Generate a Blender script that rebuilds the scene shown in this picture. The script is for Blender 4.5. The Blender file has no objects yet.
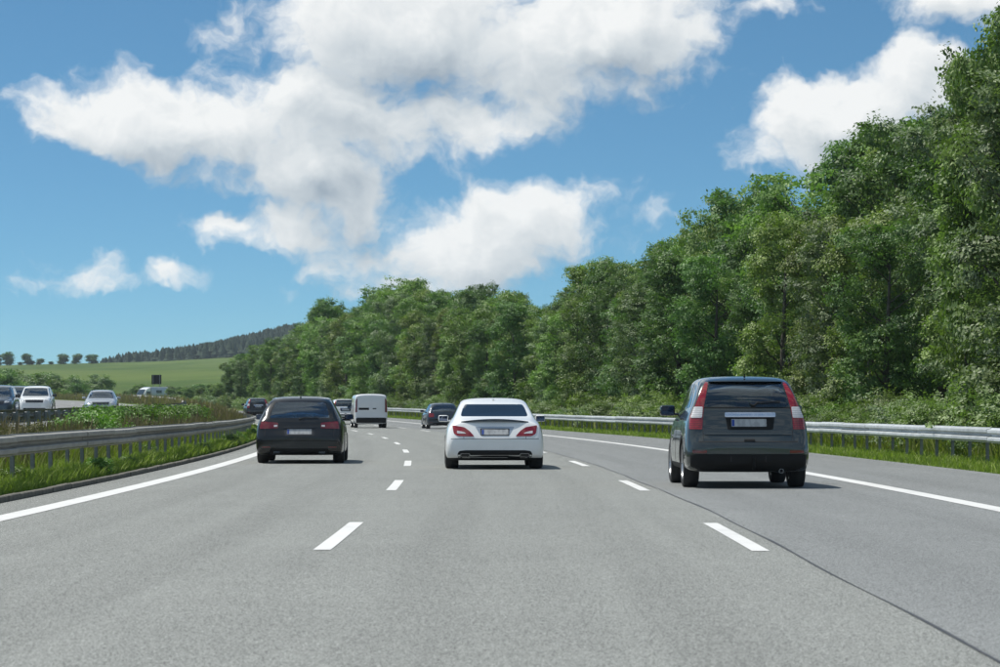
import bpy, bmesh, math, random
import numpy as np
from mathutils import Vector, Matrix
from mathutils.bvhtree import BVHTree

R = math.radians
random.seed(7)
rng = np.random.default_rng(7)
scene = bpy.context.scene
col = scene.collection

# ------------------------------------------------------------------ camera
FPX, HORIZON, CAM_H = 2945.0, 408.0, 1.2          # in photograph pixels / metres
cam_data = bpy.data.cameras.new('camera')
cam = bpy.data.objects.new('camera', cam_data)
col.objects.link(cam)
cam_data.sensor_width = 36.0
cam_data.lens = 36.0 * FPX / 1000.0
cam_data.clip_start = 0.5
cam_data.clip_end = 20000.0
cam.location = (0, 0, CAM_H)
cam.rotation_euler = (R(90) + math.atan((HORIZON - 333.5) / FPX), 0, 0)
cam_data.dof.use_dof = True
cam_data.dof.focus_distance = 58.0
cam_data.dof.aperture_fstop = 8.0
scene.camera = cam

# ------------------------------------------------------------------ light
SUN_EL = R(63)
SUN_DIR = Vector((-0.95 * math.cos(SUN_EL), 0.30 * math.cos(SUN_EL), math.sin(SUN_EL))).normalized()
sun_data = bpy.data.lights.new('sun', 'SUN')
sun_data.energy = 4.8
sun_data.angle = R(0.53)
sun_data.color = (1.0, 0.955, 0.88)
sun = bpy.data.objects.new('sun', sun_data)
col.objects.link(sun)
sun.rotation_euler = SUN_DIR.to_track_quat('Z', 'Y').to_euler()
sun.location = (-30, 20, 60)

scene.view_settings.view_transform = 'Standard'
scene.view_settings.look = 'None'
scene.view_settings.gamma = 1.0
scene.view_settings.use_curve_mapping = False
scene.view_settings.exposure = 0.0
scene.render.engine = 'CYCLES'
scene.cycles.max_bounces = 8
scene.cycles.transparent_max_bounces = 12
scene.cycles.sample_clamp_indirect = 6.0
scene.cycles.use_denoising = True
scene.cycles.volume_bounces = 0

# ------------------------------------------------------------------ node helper
class NT:
    def __init__(self, tree):
        self.t = tree
    def n(self, kind, **kw):
        nd = self.t.nodes.new(kind)
        for k, v in kw.items():
            setattr(nd, k, v)
        return nd
    def link(self, a, b):
        self.t.links.new(a, b)
    def put(self, sock, v):
        if hasattr(v, 'is_output') or isinstance(v, bpy.types.NodeSocket):
            self.link(v, sock)
        else:
            sock.default_value = v
    def math(self, op, a, b=0.0, c=0.0, clamp=False):
        nd = self.n('ShaderNodeMath', operation=op, use_clamp=clamp)
        self.put(nd.inputs[0], a); self.put(nd.inputs[1], b); self.put(nd.inputs[2], c)
        return nd.outputs[0]
    def vmath(self, op, a, b=(0, 0, 0)):
        nd = self.n('ShaderNodeVectorMath', operation=op)
        self.put(nd.inputs[0], a); self.put(nd.inputs[1], b)
        return nd.outputs['Value'] if op in ('LENGTH', 'DOT_PRODUCT', 'DISTANCE') else nd.outputs[0]
    def ramp(self, v, lo, hi, a=0.0, b=1.0, smooth=True):
        nd = self.n('ShaderNodeMapRange', interpolation_type='SMOOTHSTEP' if smooth else 'LINEAR')
        self.put(nd.inputs[0], v)
        for i, q in zip((1, 2, 3, 4), (lo, hi, a, b)):
            self.put(nd.inputs[i], q)
        return nd.outputs[0]
    def mix(self, f, a, b, blend='MIX'):
        nd = self.n('ShaderNodeMix', data_type='RGBA', blend_type=blend)
        self.put(nd.inputs[0], f)
        self.put(nd.inputs[6], a if not isinstance(a, tuple) else (*a, 1)[:4])
        self.put(nd.inputs[7], b if not isinstance(b, tuple) else (*b, 1)[:4])
        return nd.outputs[2]
    def noise(self, vec, scale, detail=4.0, rough=0.5, dist=0.0, out='Fac', dim='3D'):
        nd = self.n('ShaderNodeTexNoise', noise_dimensions=dim)
        self.put(nd.inputs['Vector'], vec)
        nd.inputs['Scale'].default_value = scale
        nd.inputs['Detail'].default_value = detail
        nd.inputs['Roughness'].default_value = rough
        nd.inputs['Distortion'].default_value = dist
        return nd.outputs[out]

# ------------------------------------------------------------------ sky
def build_world():
    w = bpy.data.worlds.new('World')
    scene.world = w
    w.use_nodes = True
    w.cycles.sampling_method = 'MANUAL'
    w.cycles.sample_map_resolution = 512
    t = w.node_tree
    t.nodes.clear()
    N = NT(t)
    out = N.n('ShaderNodeOutputWorld')
    bg = N.n('ShaderNodeBackground')
    N.link(bg.outputs[0], out.inputs[0])
    tc = N.n('ShaderNodeTexCoord')
    d = N.vmath('NORMALIZE', tc.outputs['Generated'])
    sep = N.n('ShaderNodeSeparateXYZ'); N.link(d, sep.inputs[0])
    X, Y, Z = sep.outputs
    # the air is clear: the sky deepens quickly above the horizon
    zz = N.math('ADD', N.math('MULTIPLY', N.math('MAXIMUM', Z, 0.0), 2.5), 0.045)
    cmb = N.n('ShaderNodeCombineXYZ'); N.put(cmb.inputs[0], X); N.put(cmb.inputs[1], Y); N.put(cmb.inputs[2], zz)
    sky = N.n('ShaderNodeTexSky', sky_type='NISHITA')
    sky.sun_disc = False
    sky.sun_elevation = SUN_EL
    sky.sun_rotation = math.atan2(SUN_DIR.x, SUN_DIR.y)
    sky.altitude = 500
    sky.air_density = 1.0
    sky.dust_density = 0.4
    sky.ozone_density = 1.6
    N.link(N.vmath('NORMALIZE', cmb.outputs[0]), sky.inputs[0])
    skyc = N.mix(1.0, sky.outputs[0], SKY_TINT, 'MULTIPLY')

    # conformal map of the sky about the line of the road: no pinching overhead
    den = N.math('MAXIMUM', N.math('ADD', Y, 1.0), 0.12)
    az = N.math('DIVIDE', N.math('MULTIPLY', X, 2.0), den)
    el = N.math('DIVIDE', N.math('MULTIPLY', Z, 2.0), den)
    # clouds: a field of soft lobes broken up by turbulence
    lobes = CLOUD_LOBES
    def field(du, dv, fine):
        """fine 2: full detail, 1: for the shading, 0: broad shape only"""
        u = N.math('ADD', az, du); v = N.math('ADD', el, dv)
        c = N.n('ShaderNodeCombineXYZ'); N.put(c.inputs[0], u); N.put(c.inputs[1], v)
        uv = c.outputs[0]
        uvw = uv
        if fine:
            warp = N.n('ShaderNodeTexNoise', noise_dimensions='2D'); warp.inputs['Scale'].default_value = 34.0
            warp.inputs['Detail'].default_value = 4.0 if fine == 2 else 2.0; warp.inputs['Roughness'].default_value = 0.6
            N.link(uv, warp.inputs['Vector'])
            wv = N.vmath('SCALE', N.vmath('SUBTRACT', warp.outputs['Color'], (0.5, 0.5, 0.5)))
            N.put(wv.node.inputs['Scale'], N.ramp(Y, -0.1, 0.7, 0.0, 0.020))
            uvw = N.vmath('ADD', uv, wv)
        acc = None
        for (px, py, rx, ry, rot, amp) in lobes:
            if fine < 2 and amp < 0.95: continue
            mp = N.n('ShaderNodeMapping', vector_type='TEXTURE')
            mp.inputs['Location'].default_value = ((px - 500) / FPX, (HORIZON - py) / FPX, 0)
            mp.inputs['Rotation'].default_value = (0, 0, R(rot))
            mp.inputs['Scale'].default_value = (rx / FPX, ry / FPX, 1)
            N.link(uvw, mp.inputs['Vector'])
            f = N.math('MULTIPLY_ADD', N.vmath('LENGTH', mp.outputs[0]), -max(amp, 1.05), amp)
            acc = f if acc is None else N.math('SMOOTH_MAX', acc, f, 0.25)
        # the rest of the sky carries the same broken cumulus
        wide = N.noise(N.vmath('MULTIPLY', uv, (1, 1.5, 1)), 1.7, 1.0, 0.5, dim='2D')
        bgf = N.math('MULTIPLY', N.math('SUBTRACT', wide, 0.52), 6.0)
        inside = N.math('MULTIPLY', N.ramp(N.math('ABSOLUTE', az), 0.17, 0.26, 1.0, 0.0),
                        N.ramp(v, 0.14, 0.22, 1.0, 0.0))
        acc = N.math('ADD', N.math('MULTIPLY', acc, inside),
                     N.math('MULTIPLY', bgf, N.math('SUBTRACT', 1.0, inside)))
        if not fine:
            return acc
        sq = N.vmath('MULTIPLY', uvw, (1.0, 1.25, 1.0))
        n1 = N.noise(sq, 46.0, 9.0 if fine == 2 else 5.0, 0.56, dim='2D')
        n2 = N.noise(sq, 17.0, 2.0, 0.5, dim='2D')
        tot = N.math('ADD', acc, N.math('ADD', N.math('MULTIPLY', N.math('SUBTRACT', n1, 0.5), N.math('ADD', N.math('MULTIPLY', inside, 1.6), N.ramp(Y, -0.1, 0.7, 0.0, 0.3))),
                                        N.math('MULTIPLY', N.math('SUBTRACT', n2, 0.5), N.ramp(Y, -0.1, 0.7, 0.0, 0.7))))
        return N.math('MAXIMUM', tot, -0.6)
    f0 = field(0.0, 0.0, 2)
    f1 = field(-0.0035, 0.0075, 1)
    f2 = field(-0.010, 0.022, 0)
    alpha = N.ramp(f0, -0.22, 0.62)
    slope = N.math('SUBTRACT', f0, f1)
    lit = N.math('ADD', N.math('MULTIPLY', slope, 0.42), 0.72)
    lit = N.math('SUBTRACT', lit, N.math('MULTIPLY', N.math('MAXIMUM', f2, 0.0), 0.40))
    lit = N.math('ADD', lit, N.ramp(f0, 0.9, 0.1, 0.0, 0.18), 0.0, True)
    cr = N.n('ShaderNodeValToRGB')
    el_ = cr.color_ramp.elements
    el_[0].position, el_[0].color = 0.0, (0.36, 0.43, 0.50, 1)
    el_[1].position, el_[1].color = 1.0, (0.96, 0.97, 0.96, 1)
    e = cr.color_ramp.elements.new(0.5); e.color = (0.66, 0.71, 0.74, 1)
    N.link(lit, cr.inputs[0])
    cloudc = N.mix(1.0, cr.outputs[0], (1 / SKY_STRENGTH,) * 3, 'MULTIPLY')
    up = N.ramp(el, 0.0, 0.012)
    fin = N.mix(N.math('MULTIPLY', N.math('MULTIPLY', alpha, 0.96), up), skyc, cloudc)
    N.link(fin, bg.inputs[0])
    bg.inputs[1].default_value = SKY_STRENGTH

SKY_STRENGTH = 0.10
SKY_TINT = (0.645, 1.06, 1.13)
# x, y, rx, ry, rotation, weight in photograph pixels (direction only)
CLOUD_LOBES = [
    (400, 30, 175, 72, 0, 1.5), (600, 42, 150, 74, 12, 1.6), (330, 110, 140, 62, -10, 1.3),
    (175, 128, 150, 50, -8, 1.5), (66, 116, 66, 28, -10, 1.1), (320, 178, 110, 48, -34, 1.4),
    (295, 230, 60, 28, 0, 1.15), (450, 260, 130, 42, 4, 1.15), (520, 225, 108, 52, 10, 1.4),
    (480, 120, 90, 34, -5, 0.8),
    (838, 118, 96, 56, 14, 1.9), (905, 88, 66, 50, 20, 1.5), (965, 2, 80, 34, 0, 1.2),
    (82, 279, 68, 29, 0, 0.80), (162, 275, 66, 21, 6, 0.40),
    (655, 212, 60, 34, 0, 0.04), (225, 226, 95, 24, 5, 0.50), (150, 64, 70, 22, 0, 0.22),
    (775, 2, 80, 24, 0, 0.5), (400, 285, 120, 28, 0, 0.62),
]
build_world()

# ------------------------------------------------------------------ materials
def new_mat(name):
    m = bpy.data.materials.new(name)
    m.use_nodes = True
    t = m.node_tree
    N = NT(t)
    return m, N, t.nodes['Principled BSDF'], t.nodes['Material Output']

def simple(name, base, rough=0.5, metal=0.0, coat=0.0, spec=0.5, vary=0.12, scale=8.0, emit=None):
    m, N, b, o = new_mat(name)
    tc = N.n('ShaderNodeTexCoord')
    n = N.noise(tc.outputs['Object'], scale, 5.0, 0.6)
    lo = tuple(max(0, c * (1 - vary)) for c in base); hi = tuple(c * (1 + vary) for c in base)
    N.link(N.mix(N.ramp(n, 0.3, 0.7), lo, hi), b.inputs['Base Color'])
    N.link(N.ramp(n, 0.25, 0.75, max(0.02, rough * 0.85), min(1, rough * 1.15)), b.inputs['Roughness'])
    b.inputs['Metallic'].default_value = metal
    b.inputs['Coat Weight'].default_value = coat
    b.inputs['Coat Roughness'].default_value = 0.04
    b.inputs['Specular IOR Level'].default_value = spec
    return m

def asphalt(name, base, grain=1.0, hue=(1, 1, 1)):
    m, N, b, o = new_mat(name)
    tc = N.n('ShaderNodeTexCoord')
    P = tc.outputs['Object']
    fine = N.noise(P, 95.0, 2.0, 0.7)
    vor = N.n('ShaderNodeTexVoronoi'); vor.inputs['Scale'].default_value = 120.0
    N.link(P, vor.inputs['Vector'])
    sepc = N.n('ShaderNodeSeparateColor'); N.link(vor.outputs['Color'], sepc.inputs[0])
    big = N.noise(P, 0.35, 4.0, 0.6)
    st = N.noise(N.vmath('MULTIPLY', P, (1.6, 0.05, 1)), 1.0, 4.0, 0.6)      # wheel-track streaks along the road
    f = N.math('ADD', N.math('MULTIPLY', N.math('SUBTRACT', fine, 0.5), 1.5 * grain),
               N.math('MULTIPLY', N.math('SUBTRACT', sepc.outputs[0], 0.5), 0.75 * grain))
    f = N.math('ADD', f, N.math('MULTIPLY', N.math('SUBTRACT', big, 0.5), 0.30))
    f = N.math('ADD', f, N.math('MULTIPLY', N.math('SUBTRACT', st, 0.5), 0.36))
    at = N.n('ShaderNodeAttribute', attribute_name='offset')
    lane = N.math('ABSOLUTE', N.math('SUBTRACT', N.math('MODULO', N.math('ADD', at.outputs['Fac'], 37.80 - 0.045 + 1.89), 3.78), 1.89))
    trk = N.ramp(N.math('ABSOLUTE', N.math('SUBTRACT', lane, 0.82)), 0.12, 0.42, 1.0, 0.0)       # tyres have polished two tracks in each lane
    f = N.math('SUBTRACT', f, N.math('MULTIPLY', trk, N.ramp(big, 0.3, 0.7, 0.05, 0.12)))
    oil = N.math('MULTIPLY', N.ramp(lane, 0.05, 0.45, 1.0, 0.0), N.ramp(st, 0.4, 0.7, 0.0, 0.13))
    f = N.math('SUBTRACT', f, oil)
    f = N.math('ADD', f, 1.0)
    c = N.mix(1.0, (base[0], base[1], base[2]), (1, 1, 1), 'MULTIPLY')
    vs = N.vmath('SCALE', c); N.put(vs.node.inputs['Scale'], N.math('MAXIMUM', f, 0.15))
    N.link(vs, b.inputs['Base Color'])
    b.inputs['Roughness'].default_value = 0.82
    b.inputs['Specular IOR Level'].default_value = 0.35
    bp = N.n('ShaderNodeBump'); bp.inputs['Strength'].default_value = 0.55; bp.inputs['Distance'].default_value = 0.006
    N.link(N.math('ADD', fine, N.math('MULTIPLY', vor.outputs['Distance'], 0.6)), bp.inputs['Height'])
    N.link(bp.outputs[0], b.inputs['Normal'])
    return m

def paint_line(name):
    m, N, b, o = new_mat(name)
    tc = N.n('ShaderNodeTexCoord'); P = tc.outputs['Object']
    a = N.noise(P, 22.0, 6.0, 0.7); s = N.noise(P, 1.1, 4.0, 0.6)
    wear = N.math('ADD', N.ramp(a, 0.54, 0.72, 0.0, 0.6), N.ramp(s, 0.42, 0.75, 0.0, 0.28), 0, True)
    N.link(N.mix(wear, (0.66, 0.66, 0.64), (0.34, 0.34, 0.33)), b.inputs['Base Color'])
    b.inputs['Roughness'].default_value = 0.6
    return m

def leaf_mat(name, c1, c2, trans=0.30, gloss=0.5):
    m, N, b, o = new_mat(name)
    at = N.n('ShaderNodeAttribute', attribute_name='tint')
    oi = N.n('ShaderNodeObjectInfo')
    f = N.math('ADD', N.math('MULTIPLY', at.outputs['Fac'], 0.95), N.math('MULTIPLY', oi.outputs['Random'], 0.22), 0, True)
    c = N.mix(f, c1, c2)
    hs = N.n('ShaderNodeHueSaturation')
    N.put(hs.inputs['Hue'], N.math('ADD', 0.487, N.math('MULTIPLY', oi.outputs['Random'], 0.026)))
    N.put(hs.inputs['Value'], N.math('ADD', 0.86, N.math('MULTIPLY', oi.outputs['Random'], 0.3)))
    N.link(c, hs.inputs['Color'])
    c = hs.outputs[0]
    N.link(c, b.inputs['Base Color'])
    b.inputs['Roughness'].default_value = gloss
    b.inputs['Specular IOR Level'].default_value = 0.42
    tr = N.n('ShaderNodeBsdfTranslucent')
    N.link(N.mix(1.0, c, (0.95, 1.2, 0.45), 'MULTIPLY'), tr.inputs['Color'])
    mx = N.n('ShaderNodeMixShader'); mx.inputs[0].default_value = trans
    N.link(b.outputs[0], mx.inputs[1]); N.link(tr.outputs[0], mx.inputs[2])
    N.link(mx.outputs[0], o.inputs[0])
    return m

def ground_mat():
    m, N, b, o = new_mat('meadow_ground')
    g = N.n('ShaderNodeNewGeometry'); P = g.outputs['Position']
    big = N.noise(N.vmath('MULTIPLY', P, (1, 0.35, 1)), 0.022, 5.0, 0.55)
    mid = N.noise(P, 0.25, 5.0, 0.6)
    fine = N.noise(P, 9.0, 4.0, 0.65)
    c = N.mix(N.ramp(big, 0.36, 0.62), (0.056, 0.108, 0.024), (0.120, 0.172, 0.042))
    c = N.mix(N.ramp(mid, 0.42, 0.72, 0.0, 0.6), c, (0.125, 0.125, 0.055))
    c = N.mix(N.ramp(fine, 0.3, 0.75, 0.0, 0.55), c, (0.05, 0.085, 0.02))
    N.link(c, b.inputs['Base Color'])
    b.inputs['Roughness'].default_value = 0.95
    b.inputs['Specular IOR Level'].default_value = 0.1
    bp = N.n('ShaderNodeBump'); bp.inputs['Strength'].default_value = 0.6; bp.inputs['Distance'].default_value = 0.15
    N.link(N.math('ADD', fine, mid), bp.inputs['Height']); N.link(bp.outputs[0], b.inputs['Normal'])
    return m

def galv(name, base, rough, metal=0.55):
    m, N, b, o = new_mat(name)
    tc = N.n('ShaderNodeTexCoord'); oi = N.n('ShaderNodeObjectInfo'); P = tc.outputs['Object']
    a = N.noise(N.vmath('MULTIPLY', P, (1, 1, 4)), 2.2, 6.0, 0.65)
    sp = N.noise(P, 26.0, 3.0, 0.6)
    f = N.math('ADD', N.ramp(a, 0.35, 0.7, 0.0, 0.6), N.math('MULTIPLY', sp, 0.3))
    c = N.mix(f, base, tuple(x * 0.62 for x in base))
    hs = N.n('ShaderNodeHueSaturation'); N.link(c, hs.inputs['Color'])
    N.put(hs.inputs['Value'], N.math('ADD', 0.88, N.math('MULTIPLY', oi.outputs['Random'], 0.24)))
    N.link(hs.outputs[0], b.inputs['Base Color'])
    N.link(N.ramp(sp, 0.3, 0.7, rough - 0.08, rough + 0.1), b.inputs['Roughness'])
    b.inputs['Metallic'].default_value = metal
    return m

M = {}
M['asphalt'] = asphalt('asphalt_worn', (0.212, 0.220, 0.206), 2.5)
M['asphalt_right'] = asphalt('asphalt_right_lane', (0.193, 0.202, 0.199), 2.0)
M['asphalt_far'] = asphalt('asphalt_far', (0.21, 0.212, 0.21), 0.7)
M['line'] = paint_line('road_paint')
M['tar'] = simple('tar_joint', (0.055, 0.056, 0.058), 0.6, vary=0.3, scale=3)
M['ground'] = ground_mat()
M['kerb'] = simple('kerb_concrete', (0.13, 0.122, 0.10), 0.9, vary=0.35, scale=6)
M['galv'] = galv('galvanised_steel', (0.58, 0.61, 0.62), 0.5, 0.25)
M['galv_dull'] = galv('galvanised_steel_dull', (0.34, 0.33, 0.295), 0.62, 0.25)  # darker, slightly warmer steel tone for the two median rails
M['post'] = galv('post_steel', (0.30, 0.32, 0.33), 0.55, 0.4)
M['bark'] = simple('bark', (0.085, 0.078, 0.066), 0.95, vary=0.4, scale=5)
M['leaf_a'] = leaf_mat('leaf_green', (0.040, 0.088, 0.024), (0.255, 0.370, 0.100))
M['leaf_b'] = leaf_mat('leaf_deep', (0.028, 0.068, 0.027), (0.175, 0.280, 0.086))
M['leaf_c'] = leaf_mat('leaf_lime', (0.056, 0.098, 0.024), (0.300, 0.385, 0.105))
M['leaf_d'] = leaf_mat('leaf_silver', (0.048, 0.090, 0.045), (0.260, 0.345, 0.155))
M['needle'] = leaf_mat('conifer_needles', (0.022, 0.044, 0.026), (0.046, 0.075, 0.040), 0.1, 0.9)
M['shrub'] = leaf_mat('shrub_leaf', (0.060, 0.105, 0.034), (0.235, 0.310, 0.110))
M['weed'] = leaf_mat('weed_leaf', (0.062, 0.130, 0.022), (0.185, 0.310, 0.065))
M['grass'] = leaf_mat('grass_blade', (0.095, 0.145, 0.020), (0.290, 0.350, 0.070), 0.35, 0.7)
M['dry'] = leaf_mat('dry_grass', (0.105, 0.090, 0.042), (0.260, 0.215, 0.115), 0.25, 0.8)
M['dock'] = leaf_mat('dry_seed_stalk', (0.075, 0.055, 0.032), (0.210, 0.160, 0.095), 0.1, 0.9)
M['brownweed'] = leaf_mat('brown_weed_leaf', (0.075, 0.085, 0.034), (0.200, 0.185, 0.090), 0.25, 0.8)

# ------------------------------------------------------------------ object helpers
def link(o, parent=None):
    col.objects.link(o)
    if parent is not None:
        o.parent = parent
    return o

def tag(o, label=None, cat=None, group=None, kind=None):
    if label: o['label'] = label
    if cat: o['category'] = cat
    if group: o['group'] = group
    if kind: o['kind'] = kind
    return o

def empty(name, loc=(0, 0, 0), rz=0.0):
    o = bpy.data.objects.new(name, None)
    o.empty_display_size = 0.3
    o.location = loc
    o.rotation_euler = (0, 0, rz)
    return link(o)

def mesh_obj(name, verts, faces, mat, parent=None, smooth=False, sharp=None):
    me = bpy.data.meshes.new(name)
    me.from_pydata([tuple(v) for v in verts], [], [tuple(f) for f in faces])
    if mat: me.materials.append(mat)
    if smooth:
        me.polygons.foreach_set('use_smooth', [True] * len(me.polygons))
        if sharp: me.set_sharp_from_angle(angle=R(sharp))
    o = bpy.data.objects.new(name, me)
    return link(o, parent)

def bm_obj(name, bm, mat, parent=None, smooth=False, sharp=35):
    bmesh.ops.recalc_face_normals(bm, faces=bm.faces)
    me = bpy.data.meshes.new(name)
    bm.to_mesh(me); bm.free()
    for mm in (mat if isinstance(mat, (list, tuple)) else [mat]):
        me.materials.append(mm)
    if smooth:
        me.polygons.foreach_set('use_smooth', [True] * len(me.polygons))
        me.set_sharp_from_angle(angle=R(sharp))
    o = bpy.data.objects.new(name, me)
    return link(o, parent)

def add_box(bm, c, s, rot=None, bevel=0.0, seg=2):
    r = bmesh.ops.create_cube(bm, size=1.0)
    vs = r['verts']
    mt = Matrix.Translation(c) @ (rot.to_4x4() if rot else Matrix()) @ Matrix.Diagonal((*s, 1))
    bmesh.ops.transform(bm, matrix=mt, verts=vs)
    if bevel:
        es = list({e for v in vs for e in v.link_edges})
        bmesh.ops.bevel(bm, geom=es, offset=bevel, segments=seg, affect='EDGES', profile=0.6)

def add_tube(bm, pts, radii, seg=8, cap=True):
    rings = []
    for i, p in enumerate(pts):
        p = Vector(p)
        a = Vector(pts[max(0, i - 1)]); b = Vector(pts[min(len(pts) - 1, i + 1)])
        d = (b - a).normalized()
        x = d.orthogonal().normalized(); y = d.cross(x)
        r = radii[i] if isinstance(radii, (list, tuple)) else radii
        rings.append([bm.verts.new(p + (x * math.cos(t) + y * math.sin(t)) * r)
                      for t in [2 * math.pi * k / seg for k in range(seg)]])
    for A, B in zip(rings, rings[1:]):
        # match start angle
        best = min(range(seg), key=lambda q: sum((A[k].co - B[(k + q) % seg].co).length_squared for k in range(0, seg, 2)))
        for k in range(seg):
            bm.faces.new((A[k], A[(k + 1) % seg], B[(k + 1 + best) % seg], B[(k + best) % seg]))
    if cap:
        bm.faces.new(rings[0][::-1]); bm.faces.new(rings[-1])

# ------------------------------------------------------------------ the line of the road
def cx(y):
    y = np.asarray(y, float)
    yy = np.clip(y, -150.0, 430.0)
    b = 0.02145 * yy - 0.000384 * yy * yy + (0.02145 + 0.000768 * 150.0) * np.minimum(0, y + 150.0)
    return b + (0.02145 - 0.000768 * 430.0) * np.maximum(0, y - 430.0)
def heading(y):
    return 0.02145 - 0.000768 * min(y, 430.0)
def e_main(y):
    return np.interp(y, [-200, 150, 190, 245, 420, 800], [0, 0, 0.08, 0.36, 1.2, 2.5])
def e_opp(y):
    return np.interp(y, [-200, 60, 150, 250, 420, 800], [0.30, 0.32, 0.66, 1.40, 2.6, 4.5])
def rz(y, o):
    """height of the road surfaces and the median at chainage y, offset o"""
    y = np.asarray(y, float); o = np.asarray(o, float)
    t = np.clip((-7.2 - o) / 3.6, 0, 1)
    return e_main(y) * (1 - t) + e_opp(y) * t
def road_pt(y, o, dz=0.0):
    return Vector((float(cx(y)) + o, y, float(rz(y, o)) + dz))
def yaw(y):
    return -math.atan(heading(y))

def px_to(px, D):
    return (px - 500) / FPX * D

def terrain(x, y):
    h = np.interp(y, [-500, 250, 350, 500, 1000, 1500, 1650, 1900, 3000, 9000], [0.4, 1.2, 2.0, 3.3, 12.6, 22.2, 23.6, 22, 20, 15])
    h = h + np.clip((x + 0.17 * y) * 0.034, -4, 8) * np.clip((y - 350) / 1150, 0, 1)
    r = x / np.maximum(y, 1)
    ridge = np.interp(r, [-0.2, -0.140, -0.10, -0.0713, 0.0, 0.3], [8, 19, 33, 47, 50, 45])
    t = np.clip((y - 1600) / 350, 0, 1); t = t * t * (3 - 2 * t)
    h = h * (1 - t) + np.maximum(h, ridge) * t
    h = h + 0.35 * np.sin(x * 0.031 + y * 0.011) * np.clip((y - 300) / 400, 0, 1) + 0.6 * np.sin(x * 0.012 - y * 0.006 + 1) * np.clip((y - 500) / 400, 0, 1)
    return h

def ground_z(y, o):
    y = np.asarray(y, float); o = np.asarray(o, float)
    em, eo = e_main(y), e_opp(y)
    T = terrain(cx(y) + o, y)
    z = np.zeros(np.broadcast(y, o).shape)
    pts = [(-60.0, None), (-26.6, eo + 0.02), (-25.7, eo - 0.07), (-11.7, eo - 0.07), (-11.3, eo + 0.03),
           (-9.0, 0.5 * (em + eo) + 0.05), (-7.4, em + 0.10), (-6.78, em + 0.05), (-6.6, em - 0.07), (9.0, em - 0.07),
           (9.12, em + 0.0), (11.0, em + 0.06), (13.5, em + 0.25), (19.0, em + 1.0), (30.0, em + 2.0), (70.0, None)]
    far = np.clip((y - 420) / 160, 0, 1)
    for (o0, z0), (o1, z1) in zip(pts, pts[1:]):
        if z0 is None: z0 = T
        if z1 is None: z1 = T if o1 < 0 else np.maximum(T, em + 2.5)
        m = (o >= o0) & (o < o1)
        t = (o - o0) / (o1 - o0)
        z = np.where(m, z0 * (1 - t) + z1 * t, z)
    z = np.where(o < -60, T, z)
    z = np.where(o >= 70, np.maximum(T, em + 2.5), z)
    return z * (1 - far) + T * far

def build_ground():
    ys = np.concatenate([[-1500, -900, -600, -400, -300, -220], np.arange(-150, 0, 10), np.arange(0, 300, 4), np.arange(300, 600, 12), np.arange(600, 1200, 25),
                         np.arange(1200, 2400, 45), [2600, 3000, 3500]])
    near = [-60, -50, -42, -35, -30, -26.6, -25.7, -20, -15, -11.7, -11.3, -10, -9, -8.2, -7.4, -6.78, -6.6, 0, 9.0, 9.12, 10, 11, 12, 13.5, 16, 19, 24, 30, 40, 55, 70]
    os_ = np.concatenate([[-2600, -1800, -1300, -1000, -850, -750], np.arange(-650, -60, 14), near,
                          np.arange(84, 260, 16), [300, 380, 500, 700, 1000, 1600, 2600]])
    Yg, Og = np.meshgrid(ys, os_, indexing='ij')
    Xg = cx(Yg) + Og
    Zg = ground_z(Yg, Og)
    V = np.stack([Xg, Yg, Zg], -1).reshape(-1, 3)
    n, m = Yg.shape
    idx = np.arange(n * m).reshape(n, m)
    F = np.stack([idx[:-1, :-1], idx[:-1, 1:], idx[1:, 1:], idx[1:, :-1]], -1).reshape(-1, 4)
    o = mesh_obj('ground', V.tolist(), F.tolist(), M['ground'], smooth=True)
    tag(o, kind='structure')
build_ground()

def strip(name, o0, o1, y0, y1, mat, dz, step=2.0, cols=None, kind='structure'):
    n = max(1, int(round((y1 - y0) / step)))
    ys = np.linspace(y0, y1, n + 1)
    ocs = cols if cols is not None else [o0, o1]
    V, F = [], []
    k = len(ocs)
    for y in ys:
        for o in ocs:
            p = road_pt(y, o, dz); V.append(p)
    for i in range(n):
        for j in range(k - 1):
            a = i * k + j
            F.append((a, a + 1, a + 1 + k, a + k))
    ob = mesh_obj(name, V, F, mat)
    at = ob.data.attributes.new('offset', 'FLOAT', 'POINT')
    at.data.foreach_set('value', np.tile(np.asarray(ocs, np.float32), n + 1))
    return tag(ob, kind=kind)

ROAD_L, SEAM, ROAD_R = -6.55, 2.14, 9.02
strip('carriageway', ROAD_L, SEAM, -300, 425, M['asphalt'], 0.0)
strip('right_lane', SEAM, ROAD_R, -300, 425, M['asphalt_right'], 0.0)
strip('opposite_carriageway', -25.6, -11.8, -300, 425, M['asphalt_far'], 0.0, cols=[-25.6, -19, -11.8])
# wandering tar joint beside the right lane line
def tar_seam():
    V, F = [], []
    ys = np.arange(4, 240, 0.75)
    for i, y in enumerate(ys):
        w = 0.011 + 0.006 * math.sin(y * 0.9) * math.sin(y * 0.37 + 1)
        wob = 0.02 * math.sin(y * 0.23) + 0.012 * math.sin(y * 0.71 + 2)
        V.append(road_pt(y, SEAM + wob - w, 0.004)); V.append(road_pt(y, SEAM + wob + w, 0.004))
        if i: F.append((2 * i - 2, 2 * i - 1, 2 * i + 1, 2 * i))
    tag(mesh_obj('tar_joint', V, F, M['tar']), kind='structure')
tar_seam()

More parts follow.
